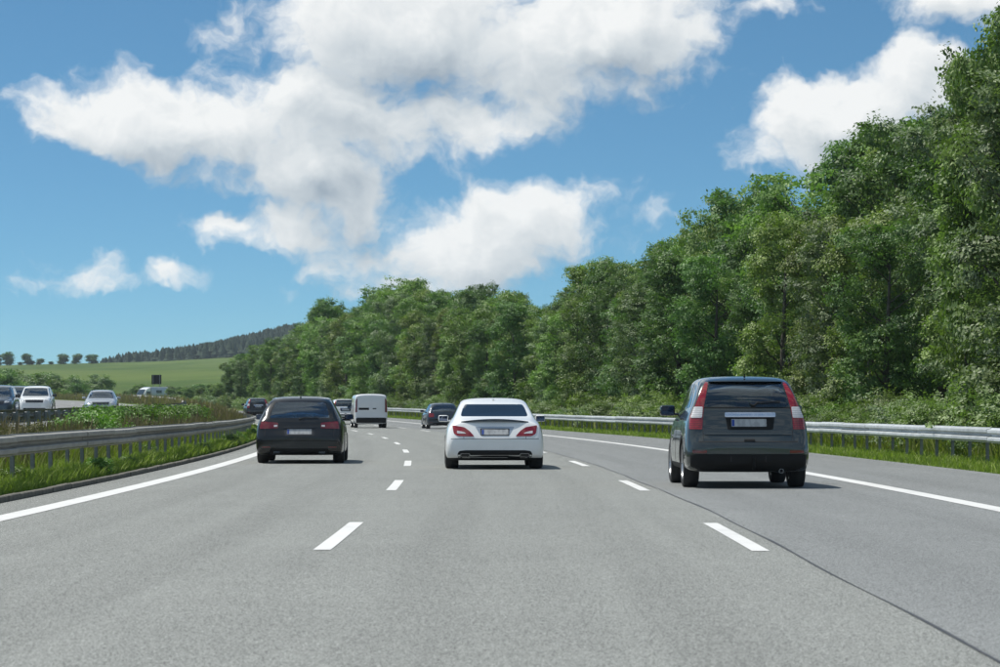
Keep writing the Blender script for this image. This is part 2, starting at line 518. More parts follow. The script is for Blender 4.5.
LANE_L, LANE_R, EDGE_L, EDGE_R = -1.80, 1.89, -5.72, 5.62
for k in range(14):
    y0 = 6.9 + 18.0 * k
    strip('lane_marking', LANE_L - 0.075, LANE_L + 0.075, y0, y0 + 6.0, M['line'], 0.0045, 1.0)
    strip('lane_marking', LANE_R - 0.075, LANE_R + 0.075, y0 - 0.2, y0 + 5.8, M['line'], 0.0045, 1.0)
strip('edge_line', EDGE_L - 0.15, EDGE_L + 0.15, -60, 300, M['line'], 0.0045)
strip('edge_line', EDGE_R - 0.14, EDGE_R + 0.14, -60, 300, M['line'], 0.0045)
strip('edge_line', -12.75, -12.5, -40, 300, M['line'], 0.0045)
strip('edge_line', -24.3, -24.05, -40, 300, M['line'], 0.0045)
for k in range(16):
    for oo in (-16.35, -20.2):
        strip('lane_marking', oo - 0.075, oo + 0.075, 10 + 18 * k, 16 + 18 * k, M['line'], 0.0045, 1.0)

# low kerb stones along the median
def kerb():
    root = empty('kerb'); tag(root, kind='structure')
    bm = bmesh.new(); add_box(bm, (0, 0.495, 0.02), (0.10, 0.995, 0.14), bevel=0.010, seg=1)
    first = bm_obj('kerb_stone', bm, M['kerb'], root)
    me = first.data
    for i in range(210):
        y = 20 + i
        o = first if i == 0 else link(bpy.data.objects.new('kerb_stone', me), root)
        o.location = road_pt(y, -6.64 + random.uniform(-0.006, 0.006), random.uniform(-0.022, -0.012))
        o.rotation_euler = (random.uniform(-.003, .003), random.uniform(-.012, .012), yaw(y) + random.uniform(-.004, .004))
kerb()

# minor road across the slope
def minor_road():
    V, F = [], []
    pts = [(-110, 455), (-90, 448), (-70, 444), (-50, 448), (-30, 462)]
    for i, (x, y) in enumerate(pts):
        for s in (-2.6, 2.6):
            V.append((x, y + s, terrain(np.array(x), np.array(y + s)) + 0.25))
        if i: F.append((2 * i - 2, 2 * i - 1, 2 * i + 1, 2 * i))
    tag(mesh_obj('minor_road', V, F, M['asphalt_far']), kind='structure')

# ------------------------------------------------------------------ guard rails
def rail_meshes(mat):
    prof = [(0, 0), (0.006, 0.020), (0.088, 0.040), (0.094, 0.052), (0.094, 0.100), (0.088, 0.110), (0.008, 0.134), (0.0, 0.142), (0.0, 0.170), (0.008, 0.178),
            (0.088, 0.202), (0.094, 0.212), (0.094, 0.262), (0.088, 0.274), (0.006, 0.292), (0, 0.310)]
    L = 4.06
    bm = bmesh.new()
    for s, off in ((1, 0.0), (-1, 0.0035)):
        pass
    fr = [bm.verts.new((d, 0, z)) for d, z in prof]; bk = [bm.verts.new((d, L, z)) for d, z in prof]
    fi = [bm.verts.new((d - 0.006, 0, z)) for d, z in prof]; bi = [bm.verts.new((d - 0.006, L, z)) for d, z in prof]
    n = len(prof)
    for i in range(n - 1):
        bm.faces.new((fr[i], fr[i + 1], bk[i + 1], bk[i]))
        bm.faces.new((fi[i + 1], fi[i], bi[i], bi[i + 1]))
        bm.faces.new((fr[i + 1], fr[i], fi[i], fi[i + 1]))
        bm.faces.new((bk[i], bk[i + 1], bi[i + 1], bi[i]))
    bm.faces.new((fr[0], bk[0], bi[0], fi[0])); bm.faces.new((bk[-1], fr[-1], fi[-1], bi[-1]))
    bm.normal_update()
    beam = bpy.data.meshes.new('beam'); bm.to_mesh(beam); bm.free()
    beam.materials.append(mat)
    beam.polygons.foreach_set('use_smooth', [True] * len(beam.polygons)); beam.set_sharp_from_angle(angle=R(18))
    bm = bmesh.new()
    add_box(bm, (0, 0, 0.19), (0.008, 0.10, 1.06))                  # web
    add_box(bm, (0.026, -0.052, 0.19), (0.052, 0.006, 1.06)); add_box(bm, (0.026, 0.052, 0.19), (0.052, 0.006, 1.06))
    post = bpy.data.meshes.new('post'); bm.to_mesh(post); bm.free(); post.materials.append(M['post'])
    bm = bmesh.new()
    add_box(bm, (0, 0, 0), (0.09, 0.12, 0.20), bevel=0.012, seg=1)
    br = bpy.data.meshes.new('bracket'); bm.to_mesh(br); bm.free(); br.materials.append(M['post'])
    bm = bmesh.new()
    bmesh.ops.create_cone(bm, cap_ends=True, segments=8, radius1=0.020, radius2=0.014, depth=0.02, matrix=Matrix.Rotation(R(90), 4, 'Y'))
    bolt = bpy.data.meshes.new('bolt'); bm.to_mesh(bolt); bm.free(); bolt.materials.append(M['post'])
    return beam, post, br, bolt

def guard_rail(o, side, y0, y1, label, mat, bottom=0.46, brackets=True):
    """side +1: the beam faces towards larger offsets"""
    beam, post, br, bolt = rail_meshes(mat)
    root = empty('guard_rail', road_pt(y0, o))
    base = root.location.copy()
    tag(root, label, 'guard rail')
    n = int((y1 - y0) / 4)
    for i in range(n):
        y = y0 + 4 * i
        g = float(rz(y, o)); g2 = float(rz(y + 4, o))
        ob = link(bpy.data.objects.new('beam', beam), root)
        p = Vector((float(cx(y)) + o + side * 0.06, y, g + bottom + 0.05)) - base
        a = math.atan2(-(float(cx(y + 4)) - float(cx(y))), 4.0)
        if side > 0:
            ob.location = p; ob.rotation_euler = (math.atan((g2 - g) / 4), 0, a)
        else:
            q = Vector((float(cx(y + 4)) + o + side * 0.06, y + 4, g2 + bottom + 0.05)) - base
            ob.location = q; ob.rotation_euler = (-math.atan((g2 - g) / 4), 0, a + math.pi)
        ob.location.x += random.uniform(-.008, .008); ob.location.z += random.uniform(-.006, .006) + (i % 2) * 0.002
        for q in range(2):
            yy = y + 1.0 + 2 * q
            ps = link(bpy.data.objects.new('post', post), root)
            ps.location = Vector((float(cx(yy)) + o - side * 0.09, yy, float(rz(yy, o)) + 0.06)) - base
            ps.rotation_euler = (random.uniform(-.02, .02), random.uniform(-.02, .02), yaw(yy) + (0 if side > 0 else math.pi))
            if brackets and yy < 150:
                b = link(bpy.data.objects.new('bracket', br), root)
                b.location = Vector((float(cx(yy)) + o + side * 0.012, yy, float(rz(yy, o)) + bottom + 0.205)) - base
                b.rotation_euler = (0, 0, yaw(yy))
    return root
guard_rail(-7.26, 1, 22, 262, 'dull steel guard rail between the kerb and the dry median grass', M['galv_dull'])
guard_rail(-10.75, -1, 40, 280, 'dull steel guard rail beside the oncoming carriageway, behind the median weeds', M['galv_dull'])
guard_rail(10.15, -1, 36, 356, 'bright galvanised guard rail along the hard shoulder in front of the forest', M['galv'], bottom=0.44)

# ------------------------------------------------------------------ vehicles
def car_paint(name, base, metal=0.0, rough=0.32, film=0.34):
    m, N, b, o = new_mat(name)
    tc = N.n('ShaderNodeTexCoord'); P = tc.outputs['Object']
    n = N.noise(P, 3.0, 5.0, 0.6)
    sp = N.n('ShaderNodeSeparateXYZ'); N.link(P, sp.inputs[0])
    dust = N.math('MULTIPLY', N.ramp(sp.outputs[2], 0.60, 0.12, 0.0, film), N.ramp(n, 0.25, 0.7))   # road film on the lower body
    c = N.mix(dust, base, (0.16, 0.15, 0.135))
    N.link(c, b.inputs['Base Color'])
    b.inputs['Metallic'].default_value = metal
    N.link(N.math('ADD', rough, N.math('MULTIPLY', dust, 0.5)), b.inputs['Roughness'])
    b.inputs['Coat Weight'].default_value = 0.9 if max(base) > 0.03 else 0.38
    N.link(N.math('ADD', 0.03, N.math('MULTIPLY', dust, 0.6)), b.inputs['Coat Roughness'])
    return m

def glass_mat(name, tint, clear):
    m, N, b, o = new_mat(name)
    t = m.node_tree; t.nodes.remove(b)
    tr = N.n('ShaderNodeBsdfTransparent'); tr.inputs[0].default_value = (*[c * clear for c in tint], 1)
    gl = N.n('ShaderNodeBsdfGlossy'); gl.inputs['Roughness'].default_value = 0.015; gl.inputs[0].default_value = (0.9, 0.95, 1, 1)
    fr = N.n('ShaderNodeFresnel'); fr.inputs[0].default_value = 1.52
    tc = N.n('ShaderNodeTexCoord'); n = N.noise(tc.outputs['Object'], 2.0, 3.0, 0.5)
    bp = N.n('ShaderNodeBump'); bp.inputs['Strength'].default_value = 0.008; bp.inputs['Distance'].default_value = 0.05
    N.link(n, bp.inputs['Height']); N.link(bp.outputs[0], gl.inputs['Normal'])
    df = N.n('ShaderNodeBsdfDiffuse'); df.inputs[0].default_value = (0.30, 0.31, 0.31, 1)       # a film of dust
    m1 = N.n('ShaderNodeMixShader'); m1.inputs[0].default_value = 0.02
    N.link(tr.outputs[0], m1.inputs[1]); N.link(df.outputs[0], m1.inputs[2])
    mx = N.n('ShaderNodeMixShader')
    N.link(N.math('ADD', N.math('MULTIPLY', fr.outputs[0], 0.9), 0.02), mx.inputs[0])
    N.link(m1.outputs[0], mx.inputs[1]); N.link(gl.outputs[0], mx.inputs[2])
    N.link(mx.outputs[0], o.inputs[0])
    return m

def lens_mat(name, base, rough=0.12, scale=60.0, dark=0.45):
    """coloured light lens with its reflector cells"""
    m, N, b, o = new_mat(name)
    tc = N.n('ShaderNodeTexCoord'); P = tc.outputs['Object']
    w = N.n('ShaderNodeTexWave', bands_direction='Z'); w.inputs['Scale'].default_value = scale / 6; N.link(P, w.inputs['Vector'])
    n = N.noise(P, 14, 2.0, 0.5)
    f = N.math('MULTIPLY', w.outputs['Fac'], N.ramp(n, 0.35, 0.65, 0.4, 1.0))
    N.link(N.mix(f, tuple(c * dark for c in base), base), b.inputs['Base Color'])
    b.inputs['Roughness'].default_value = rough
    b.inputs['Coat Weight'].default_value = 1.0
    b.inputs['Specular IOR Level'].default_value = 0.6
    return m

def plate_mat():
    m, N, b, o = new_mat('plate_white')
    tc = N.n('ShaderNodeTexCoord'); P = tc.outputs['Object']
    n = N.noise(N.vmath('MULTIPLY', P, (1.6, 1.0, 0.8)), 11.0, 1.0, 0.4)
    N.link(N.mix(N.ramp(n, 0.40, 0.62), (0.44, 0.45, 0.45), (0.33, 0.34, 0.345)), b.inputs['Base Color'])
    b.inputs['Roughness'].default_value = 0.45
    return m

M['paint_white'] = car_paint('paint_white', (0.80, 0.81, 0.80))
M['paint_black'] = car_paint('paint_black', (0.004, 0.005, 0.006), 0.0, 0.25, 0.08)
M['paint_grey'] = car_paint('paint_dark_grey', (0.058, 0.068, 0.066), 0.65, 0.22, 0.14)
M['paint_blue'] = car_paint('paint_dark_blue', (0.022, 0.034, 0.052), 0.4, 0.3)
M['paint_silver'] = car_paint('paint_silver', (0.42, 0.46, 0.50), 0.65, 0.34)
M['paint_navy'] = car_paint('paint_navy', (0.028, 0.048, 0.075), 0.4, 0.3)
M['paint_vanwhite'] = car_paint('paint_van_white', (0.72, 0.73, 0.74))
M['plastic'] = simple('black_plastic', (0.011, 0.0115, 0.012), 0.65, vary=0.25, spec=0.22)
M['gloss_black'] = simple('gloss_black', (0.010, 0.010, 0.011), 0.12, coat=1.0, vary=0.2)
M['void'] = simple('cabin_dark', (0.020, 0.020, 0.021), 0.8, vary=0.2)
M['seat'] = simple('seat_cloth', (0.035, 0.036, 0.039), 0.85, vary=0.3, scale=20)
M['rubber'] = simple('tyre_rubber', (0.024, 0.024, 0.025), 0.85, vary=0.35, scale=30)
M['alloy'] = simple('alloy', (0.50, 0.51, 0.52), 0.3, metal=0.8, vary=0.1)
M['chrome'] = simple('chrome', (0.75, 0.76, 0.78), 0.12, metal=1.0, vary=0.05)
M['glass'] = glass_mat('tinted_glass', (0.80, 0.88, 0.92), 0.72)
M['glass_dark'] = glass_mat('privacy_glass', (0.6, 0.75, 0.95), 0.22)
M['red_lens'] = lens_mat('red_lens', (0.34, 0.008, 0.013))
M['dark_red_lens'] = lens_mat('dark_red_lens', (0.22, 0.009, 0.014))
M['clear_lens'] = lens_mat('clear_lens', (0.78, 0.76, 0.76), dark=0.65)
M['head_lens'] = lens_mat('head_lens', (0.70, 0.74, 0.78), 0.06, dark=0.3)
M['plate'] = plate_mat()
M['plate_blue'] = simple('plate_blue', (0.02, 0.06, 0.30), 0.45)
M['dull_chrome'] = simple('dull_chrome', (0.22, 0.225, 0.23), 0.3, metal=0.8)
M['mirror'] = simple('mirror_glass', (0.14, 0.16, 0.21), 0.03, metal=1.0, vary=0.02)

RINGN = 11
def ring(y, pts):
    """pts: ten (x, z) half-section points from the bottom centre to the top centre"""
    full = [(x, y, z) for x, z in pts] + [(-x, y, z) for x, z in pts[-2:0:-1]]
    return full

def sec(zb, wb, zs, ws, zm, wm, zbelt, wbelt, zbase, wbase, zre, wr, zt):
    k = 0.16
    x = BODY_WIDEN
    p = [(0, zb), (wb * 0.6, zb), (wb, zb + 0.005), (ws, zs), (wm, zm), (wbelt, zbelt), (wbase, zbase),
         (wr + (wbase - wr) * k + 0.03, zre + (zbase - zre) * k), (wr, zre + (zt - zre) * 0.30), (wr * 0.62, zt - (zt - zre) * 0.12), (0, zt)]
    return [(a * x, b) for a, b in p]
BODY_WIDEN = 1.035

def loft(sections, levels=2):
    """sections: list of (y, tuple13) -> smooth closed bmesh -> mesh"""
    bm = bmesh.new()
    rings = []
    for y, s in sections:
        rings.append([bm.verts.new(p) for p in ring(y, sec(*s))])
    n = len(rings[0])
    for A, B in zip(rings, rings[1:]):
        for k in range(n):
            bm.faces.new((A[k], A[(k + 1) % n], B[(k + 1) % n], B[k]))
    for rg, flip in ((rings[0], False), (rings[-1], True)):
        h = RINGN - 1                      # index of the top centre
        for i in range(0, h):
            a, b = rg[i], rg[i + 1]
            c, d = rg[(n - i - 1) % n], rg[(n - i) % n]
            vs = []
            for v in (a, b, c, d):
                if v not in vs: vs.append(v)
            if len(vs) >= 3:
                bm.faces.new(vs if flip else vs[::-1])
    bmesh.ops.recalc_face_normals(bm, faces=bm.faces)
    me = bpy.data.meshes.new('tmp'); bm.to_mesh(me); bm.free()
    ob = bpy.data.objects.new('tmp', me); col.objects.link(ob)
    md = ob.modifiers.new('s', 'SUBSURF'); md.levels = levels; md.render_levels = levels
    res = apply_mods(ob)
    return res

def apply_mods(ob):
    dg = bpy.context.evaluated_depsgraph_get(); dg.update()
    me = bpy.data.meshes.new_from_object(ob.evaluated_get(dg))
    old = ob.data
    bpy.data.objects.remove(ob)
    bpy.data.meshes.remove(old)
    return me

def bvh_of(me):
    bm = bmesh.new(); bm.from_mesh(me); t = BVHTree.FromBMesh(bm); bm.free(); return t

AX = {'rear': ((0, 2), Vector((0, 1, 0))), 'front': ((0, 2), Vector((0, -1, 0))),
      'left': ((1, 2), Vector((1, 0, 0))), 'right': ((1, 2), Vector((-1, 0, 0))), 'top': ((0, 1), Vector((0, 0, -1)))}

def to3(axis, a, b, far=8.0):
    (i, j), d = AX[axis]
    p = Vector((0, 0, 0)); p[i] = a; p[j] = b
    k = 3 - i - j
    p[k] = -far * (1 if d[k] > 0 else -1)
    return p, d

def smooth_poly(poly, rad=0.03, seg=3):
    """round the corners of an outline"""
    out = []
    n = len(poly)
    for i in range(n):
        p = Vector(poly[i]); a = Vector(poly[i - 1]); b = Vector(poly[(i + 1) % n])
        la, lb = (a - p).length, (b - p).length
        r = min(rad, la * 0.45, lb * 0.45)
        s = p + (a - p).normalized() * r; e = p + (b - p).normalized() * r
        for k in range(seg + 1):
            t = k / seg
            out.append(((1 - t) ** 2 * s + 2 * t * (1 - t) * p + t * t * e)[:])
    return out

def patch(tree, axis, poly, mat, name, parent, proud=0.004, thick=0.02, step=0.06, rad=0.025, flat_y=None):
    """a piece with the given outline that follows the body surface, slightly proud of it"""
    poly = smooth_poly(poly, rad) if rad else [tuple(p) for p in poly]
    bm = bmesh.new()
    vs = [bm.verts.new((a, 0, b)) for a, b in poly]
    bmesh.ops.triangulate(bm, faces=[bm.faces.new(vs)])
    for ax in (0, 2):
        lo = min(v.co[ax] for v in bm.verts); hi = max(v.co[ax] for v in bm.verts)
        k = math.ceil(lo / step)
        while k * step < hi:
            nrm = Vector((0, 0, 0)); nrm[ax] = 1
            co = Vector((0, 0, 0)); co[ax] = k * step
            bmesh.ops.bisect_plane(bm, geom=bm.verts[:] + bm.edges[:] + bm.faces[:], plane_co=co, plane_no=nrm, dist=1e-5)
            k += 1
    d = AX[axis][1]
    hits = []
    for v in bm.verts:
        p, dd = to3(axis, v.co[0], v.co[2])
        loc, nrm, idx, dist = tree.ray_cast(p, dd)
        if loc is None:
            q, _ = to3(axis, v.co[0], v.co[2], 1.0)
            loc, nrm, idx, dist = tree.find_nearest(q)
        hits.append(loc - dd * proud)
    for v, h in zip(list(bm.verts), hits):
        v.co = h
    r = bmesh.ops.extrude_face_region(bm, geom=bm.faces[:])
    new = [e for e in r['geom'] if isinstance(e, bmesh.types.BMVert)]
    for v in new:
        v.co += d * (thick + proud)
    return bm_obj(name, bm, mat, parent, smooth=True, sharp=40)

def prism(axis, poly, near, far):
    """closed prism along the axis for cutting; near/far along the view axis coordinate"""
    (i, j), d = AX[axis]; k = 3 - i - j
    bm = bmesh.new()
    A, B = [], []
    for a, b in poly:
        p = Vector((0, 0, 0)); p[i] = a; p[j] = b; p[k] = near; A.append(bm.verts.new(p))
        q = p.copy(); q[k] = far; B.append(bm.verts.new(q))
    n = len(A)
    for t in range(n):
        bm.faces.new((A[t], A[(t + 1) % n], B[(t + 1) % n], B[t]))
    bm.faces.new(A[::-1]); bm.faces.new(B)
    bmesh.ops.recalc_face_normals(bm, faces=bm.faces)
    me = bpy.data.meshes.new('cut'); bm.to_mesh(me); bm.free()
    return me

def cut(me, cutters):
    ob = bpy.data.objects.new('tmp', me); col.objects.link(ob)
    cs = []
    for c in cutters:
        co = bpy.data.objects.new('cut', c); col.objects.link(co); cs.append(co)
        md = ob.modifiers.new('b', 'BOOLEAN'); md.operation = 'DIFFERENCE'; md.object = co; md.solver = 'MANIFOLD'
    res = apply_mods(ob)
    for c in cs:
        m = c.data; bpy.data.objects.remove(c); bpy.data.meshes.remove(m)
    return res

def mirror_poly(p):
    return [(-a, b) for a, b in p][::-1]

def lathe(bm, prof, seg=28, axis='X', closed=True):
    """prof: (radius, x) loop"""
    rings = []
    for k in range(seg):
        t = 2 * math.pi * k / seg
        rings.append([bm.verts.new((x, r * math.cos(t), r * math.sin(t))) for r, x in prof])
    n = len(prof)
    for k in range(seg):
        A, B = rings[k], rings[(k + 1) % seg]
        for i in range(n if closed else n - 1):
            bm.faces.new((A[i], A[(i + 1) % n], B[(i + 1) % n], B[i]))

WHEEL_CACHE = {}
def wheel_meshes(rad, wid, spokes=5):
    key = (rad, wid, spokes)
    if key in WHEEL_CACHE: return WHEEL_CACHE[key]
    w = wid / 2; ri = rad * 0.66
    bm = bmesh.new()
    lathe(bm, [(ri, -w * .9), (rad * .85, -w), (rad * .96, -w * .9), (rad, -w * .68), (rad * .992, -w * .3), (rad, -w * .26), (rad, w * .26), (rad * .992, w * .3), (rad, w * .68), (rad * .96, w * .9), (rad * .85, w), (ri, w * .9)], 36)
    bmesh.ops.recalc_face_normals(bm, faces=bm.faces)
    ty = bpy.data.meshes.new('tyre'); bm.to_mesh(ty); bm.free(); ty.materials.append(M['rubber'])
    ty.polygons.foreach_set('use_smooth', [True] * len(ty.polygons)); ty.set_sharp_from_angle(angle=R(40))
    bm = bmesh.new()
    lathe(bm, [(ri * 1.02, -w * .85), (ri * 1.02, w * .9), (ri * .95, w * .92), (ri * .90, w * .6), (ri * .90, -w * .85)], 32)
    lathe(bm, [(0.075, w * .35), (0.075, w * .72), (0.05, w * .80), (0.001, w * .80), (0.001, w * .35)], 16)
    for s in range(spokes):
        t = 2 * math.pi * s / spokes
        rot = Matrix.Rotation(t, 3, 'X')
        add_box(bm, rot @ Vector((w * .55, 0, ri * .5)), (w * .3, 0.085, ri * .92), rot, bevel=0.012, seg=1)
    bmesh.ops.create_cone(bm, cap_ends=True, segments=24, radius1=ri * .9, radius2=ri * .9, depth=0.02, matrix=Matrix.Translation((-w * .2, 0, 0)) @ Matrix.Rotation(R(90), 4, 'Y'))
    bmesh.ops.recalc_face_normals(bm, faces=bm.faces)
    rm = bpy.data.meshes.new('rim'); bm.to_mesh(rm); bm.free(); rm.materials.append(M['alloy'])
    WHEEL_CACHE[key] = (ty, rm)
    return ty, rm

def seat_part(parent, x, y, zb, w=0.50, top=1.0, head=True, mat='seat'):
    bm = bmesh.new()
    add_box(bm, (x, y + .18, zb + .08), (w, .5, .16), bevel=.05)
    add_box(bm, (x, y - .08, (zb + top) / 2 + .04), (w, .14, top - zb - .02), Matrix.Rotation(R(14), 3, 'X'), bevel=.05)
    if head:
        add_box(bm, (x, y - .20, top + .10), (w * .52, .10, .17), Matrix.Rotation(R(8), 3, 'X'), bevel=.045)
        for s in (-.06, .06):
            add_tube(bm, [(x + s, y - .17, top - .04), (x + s, y - .19, top + .06)], .007, 6)
    return bm_obj('seat', bm, M[mat], parent, smooth=True)

def wing_mirror(parent, side, x, y, z, paint, sx=0.20, sz=0.125):
    bm = bmesh.new()
    add_box(bm, (x, y, z), (sx, .10, sz), Matrix.Rotation(R(-6 * side), 3, 'Z'), bevel=.042, seg=3)
    add_box(bm, (x - side * sx * .55, y + .02, z - sz * .35), (sx * .6, .05, .035), bevel=.012, seg=1)
    o = bm_obj('wing_mirror', bm, paint, parent, smooth=True, sharp=60)
    bm = bmesh.new()
    add_box(bm, (x, y - .0505, z), (sx * .86, .004, sz * .80), Matrix.Rotation(R(-6 * side), 3, 'Z'), bevel=.0015, seg=1)
    g = bm_obj('mirror_glass', bm, M['mirror'], o)
    return o

def build_car(name, loc, rz_, spec, label, paint, cat='car', group=None):
    root = empty(name, loc, rz_)
    tag(root, label, cat, group)
    L = spec['L']; P = M[paint]
    shell = loft(spec['sections'], spec.get('levels', 2))
    tree = bvh_of(shell)
    cutters = []
    wr, ww, tr = spec['wheel']                   # radius, width, half track (centre of tyre)
    for wy in spec['axles']:
        for s in (-1, 1):
            bm = bmesh.new()
            bmesh.ops.create_cone(bm, cap_ends=True, segments=32, radius1=wr + .05, radius2=wr + .05, depth=0.62,
                                  matrix=Matrix.Translation((s * (tr + .13), wy, wr)) @ Matrix.Rotation(R(90), 4, 'Y'))
            me = bpy.data.meshes.new('cut'); bm.to_mesh(me); bm.free(); cutters.append(me)
    cab = spec.get('cabin')
    if cab:
        bm = bmesh.new(); rings = []
        for (y, w0, z0, w1, z1) in cab:          # lower half width/height, upper half width/height
            rings.append([bm.verts.new(p) for p in ((-w0, y, z0), (w0, y, z0), (w0, y, max(z0 + .02, (z0 + z1) * .5)), (w1, y, z1), (-w1, y, z1), (-w0, y, max(z0 + .02, (z0 + z1) * .5)))])
        for A, B in zip(rings, rings[1:]):
            for k in range(6): bm.faces.new((A[k], A[(k + 1) % 6], B[(k + 1) % 6], B[k]))
        bm.faces.new(rings[0][::-1]); bm.faces.new(rings[-1])
        bmesh.ops.recalc_face_normals(bm, faces=bm.faces)
        me = bpy.data.meshes.new('cut'); bm.to_mesh(me); bm.free(); cutters.append(me)
        def shrink(poly, k=0.012):
            c = Vector((sum(p[0] for p in poly) / len(poly), sum(p[1] for p in poly) / len(poly)))
            return [tuple(Vector(p) + (c - Vector(p)).normalized() * k) for p in poly]
        if spec['rear_window']: cutters.append(prism('rear', smooth_poly(shrink(spec['rear_window']), .05), -.5, spec['cab_rear_in']))
        cutters.append(prism('front', smooth_poly(shrink(spec['windshield']), .05), L + .5, spec['cab_front_in']))
        for sw in spec['side_windows']:
            pl = smooth_poly(shrink(sw), .04)
            cutters.append(prism('left', pl, -1.4, -.40)); cutters.append(prism('right', pl, 1.4, .40))
    body = cut(shell, cutters)
    # inside faces are dark
    body.materials.clear(); body.materials.append(P); body.materials.append(M['void']); body.materials.append(M['plastic'])
    ids = [0] * len(body.polygons)
    for pl in body.polygons:
        h = tree.find_nearest(pl.center)
        if h[0] is None or h[3] > 0.012: ids[pl.index] = 1
        elif pl.center.z < spec.get('dark_below', .225): ids[pl.index] = 2
    body.polygons.foreach_set('material_index', ids)
    body.polygons.foreach_set('use_smooth', [True] * len(body.polygons)); body.set_sharp_from_angle(angle=R(38))
    bo = link(bpy.data.objects.new('body', body), root)
    if cab:
        if spec['rear_window']: patch(tree, 'rear', spec['rear_window'], M[spec.get('rear_glass', 'glass')], 'rear_window', root, .003, .004, rad=.05, step=.13)
        patch(tree, 'front', spec['windshield'], M['glass'], 'windshield', root, .003, .004, rad=.05, step=.13)
        for sw in spec['side_windows']:
            for ax in ('left', 'right'):
                patch(tree, ax, sw, M[spec.get('side_glass', 'glass')], 'side_window', root, .003, .004, rad=.04, step=.13)
        for sy in spec.get('seats', []):
            for sx in ((-.36, .36) if sy[2] == 2 else (-.42, 0, .42)):
                seat_part(root, sx, sy[0], .42, .50 if sy[2] == 2 else .40, sy[1])
        bm = bmesh.new(); add_box(bm, (0, spec['dash'], .80), (1.36, .5, .30), bevel=.06)
        bm_obj('dashboard', bm, M['void'], root, smooth=True)
        bm = bmesh.new(); lathe(bm, [(.185 + .016 * math.cos(t), .016 * math.sin(t)) for t in [k * 6.283 / 8 for k in range(8)]], 24)
        bmesh.ops.transform(bm, matrix=Matrix.Translation((-.37, spec['dash'] - .42, .90)) @ Matrix.Rotation(R(68), 4, 'X') @ Matrix.Rotation(R(90), 4, 'Y'), verts=bm.verts)
        bm_obj('steering_wheel', bm, M['void'], root, smooth=True)
    ty, rm = wheel_meshes(wr, ww, spec.get('spokes', 5))
    for wy in spec['axles']:
        for s in (-1, 1):
            h = empty('wheel', (s * tr, wy, wr), 0 if s > 0 else math.pi); h.parent = root
            h.rotation_euler = (random.random() * 6 if False else 0, 0, 0 if s > 0 else math.pi)
            for nm, mm in (('tyre', ty), ('rim', rm)):
                q = link(bpy.data.objects.new(nm, mm), h)
                q.rotation_euler = (wy, 0, 0)
    for s in (-1, 1):
        mx, my, mz = spec['mirror']
        wing_mirror(root, s, s * mx, my, mz, M[spec.get('mirror_paint', paint)], *spec.get('mirror_size', (0.2, .125)))
    done = {}
    for it in spec['pieces']:
        nm, ax, poly, mat = it[:4]
        kw = it[4] if len(it) > 4 else {}
        kw = dict(kw); par = kw.pop('under', None); both = kw.pop('both', False)
        a = patch(tree, ax, poly, M[mat], nm, done.get(par, (root,))[0] if par else root, **kw)
        if both:
            p2 = mirror_poly(poly) if ax in ('rear', 'front') else poly
            ax2 = {'left': 'right', 'right': 'left'}.get(ax, ax)
            b = patch(tree, ax2, p2, M[mat], nm, done.get(par, (root, root))[1] if par else root, **kw)
        done[nm] = (a, b) if both else (a, a)
    if 'extra' in spec: spec['extra'](root, tree)
    # a dark floor pan with axle beam under the body
    bm = bmesh.new()
    add_box(bm, (0, L / 2, spec.get('pan', .21)), (1.10, L - .7, .06), bevel=.02, seg=1)
    for wy in spec['axles']:
        add_tube(bm, [(-tr + .08, wy, wr - .04), (tr - .08, wy, wr - .04)], .04, 8)
    bm_obj('floor_pan', bm, M['plastic'], root)
    return root

def rect(x0, x1, z0, z1): return [(x0, z0), (x1, z0), (x1, z1), (x0, z1)]

def number_plate(root, tree, z0, z1, w=0.26, y=None, axis='rear', proud=.012, off=0.0):
    c = (z0 + z1) / 2
    pl = patch(tree, axis, rect(off - w, off + w, z0, z1), M['plate'], 'number_plate', root, proud, .006, step=.2, rad=.008)
    patch(tree, axis, rect(off - w + .006, off - w + .046, z0 + .008, z1 - .008) if axis == 'rear' else rect(off + w - .046, off + w - .006, z0 + .008, z1 - .008), M['plate_blue'], 'country_band', pl, proud + .003, .003, step=.2, rad=0)

def wiper(root, tree, pts, axis='rear'):
    bm = bmesh.new(); c = []
    for a, b in pts:
        p, d = to3(axis, a, b); h = tree.ray_cast(p, d)
        c.append(h[0] - d * .03)
    add_tube(bm, c, [.014] + [.008] * (len(c) - 1), 6)
    bm_obj('wiper', bm, M['plastic'], root)

def fin(root, x, y, z, mat):
    bm = bmesh.new()
    vs = [(-.018, 0, 0), (.018, 0, 0), (.016, .15, 0), (-.016, .15, 0), (0, .0, .055), (0, .03, .06)]
    v = [bm.verts.new(Vector(p) + Vector((x, y, z))) for p in vs]
    for f in ((0, 1, 4), (1, 2, 5, 4), (2, 3, 5), (3, 0, 4, 5), (3, 2, 1, 0)): bm.faces.new([v[i] for i in f])
    bm_obj('antenna', bm, M[mat], root)

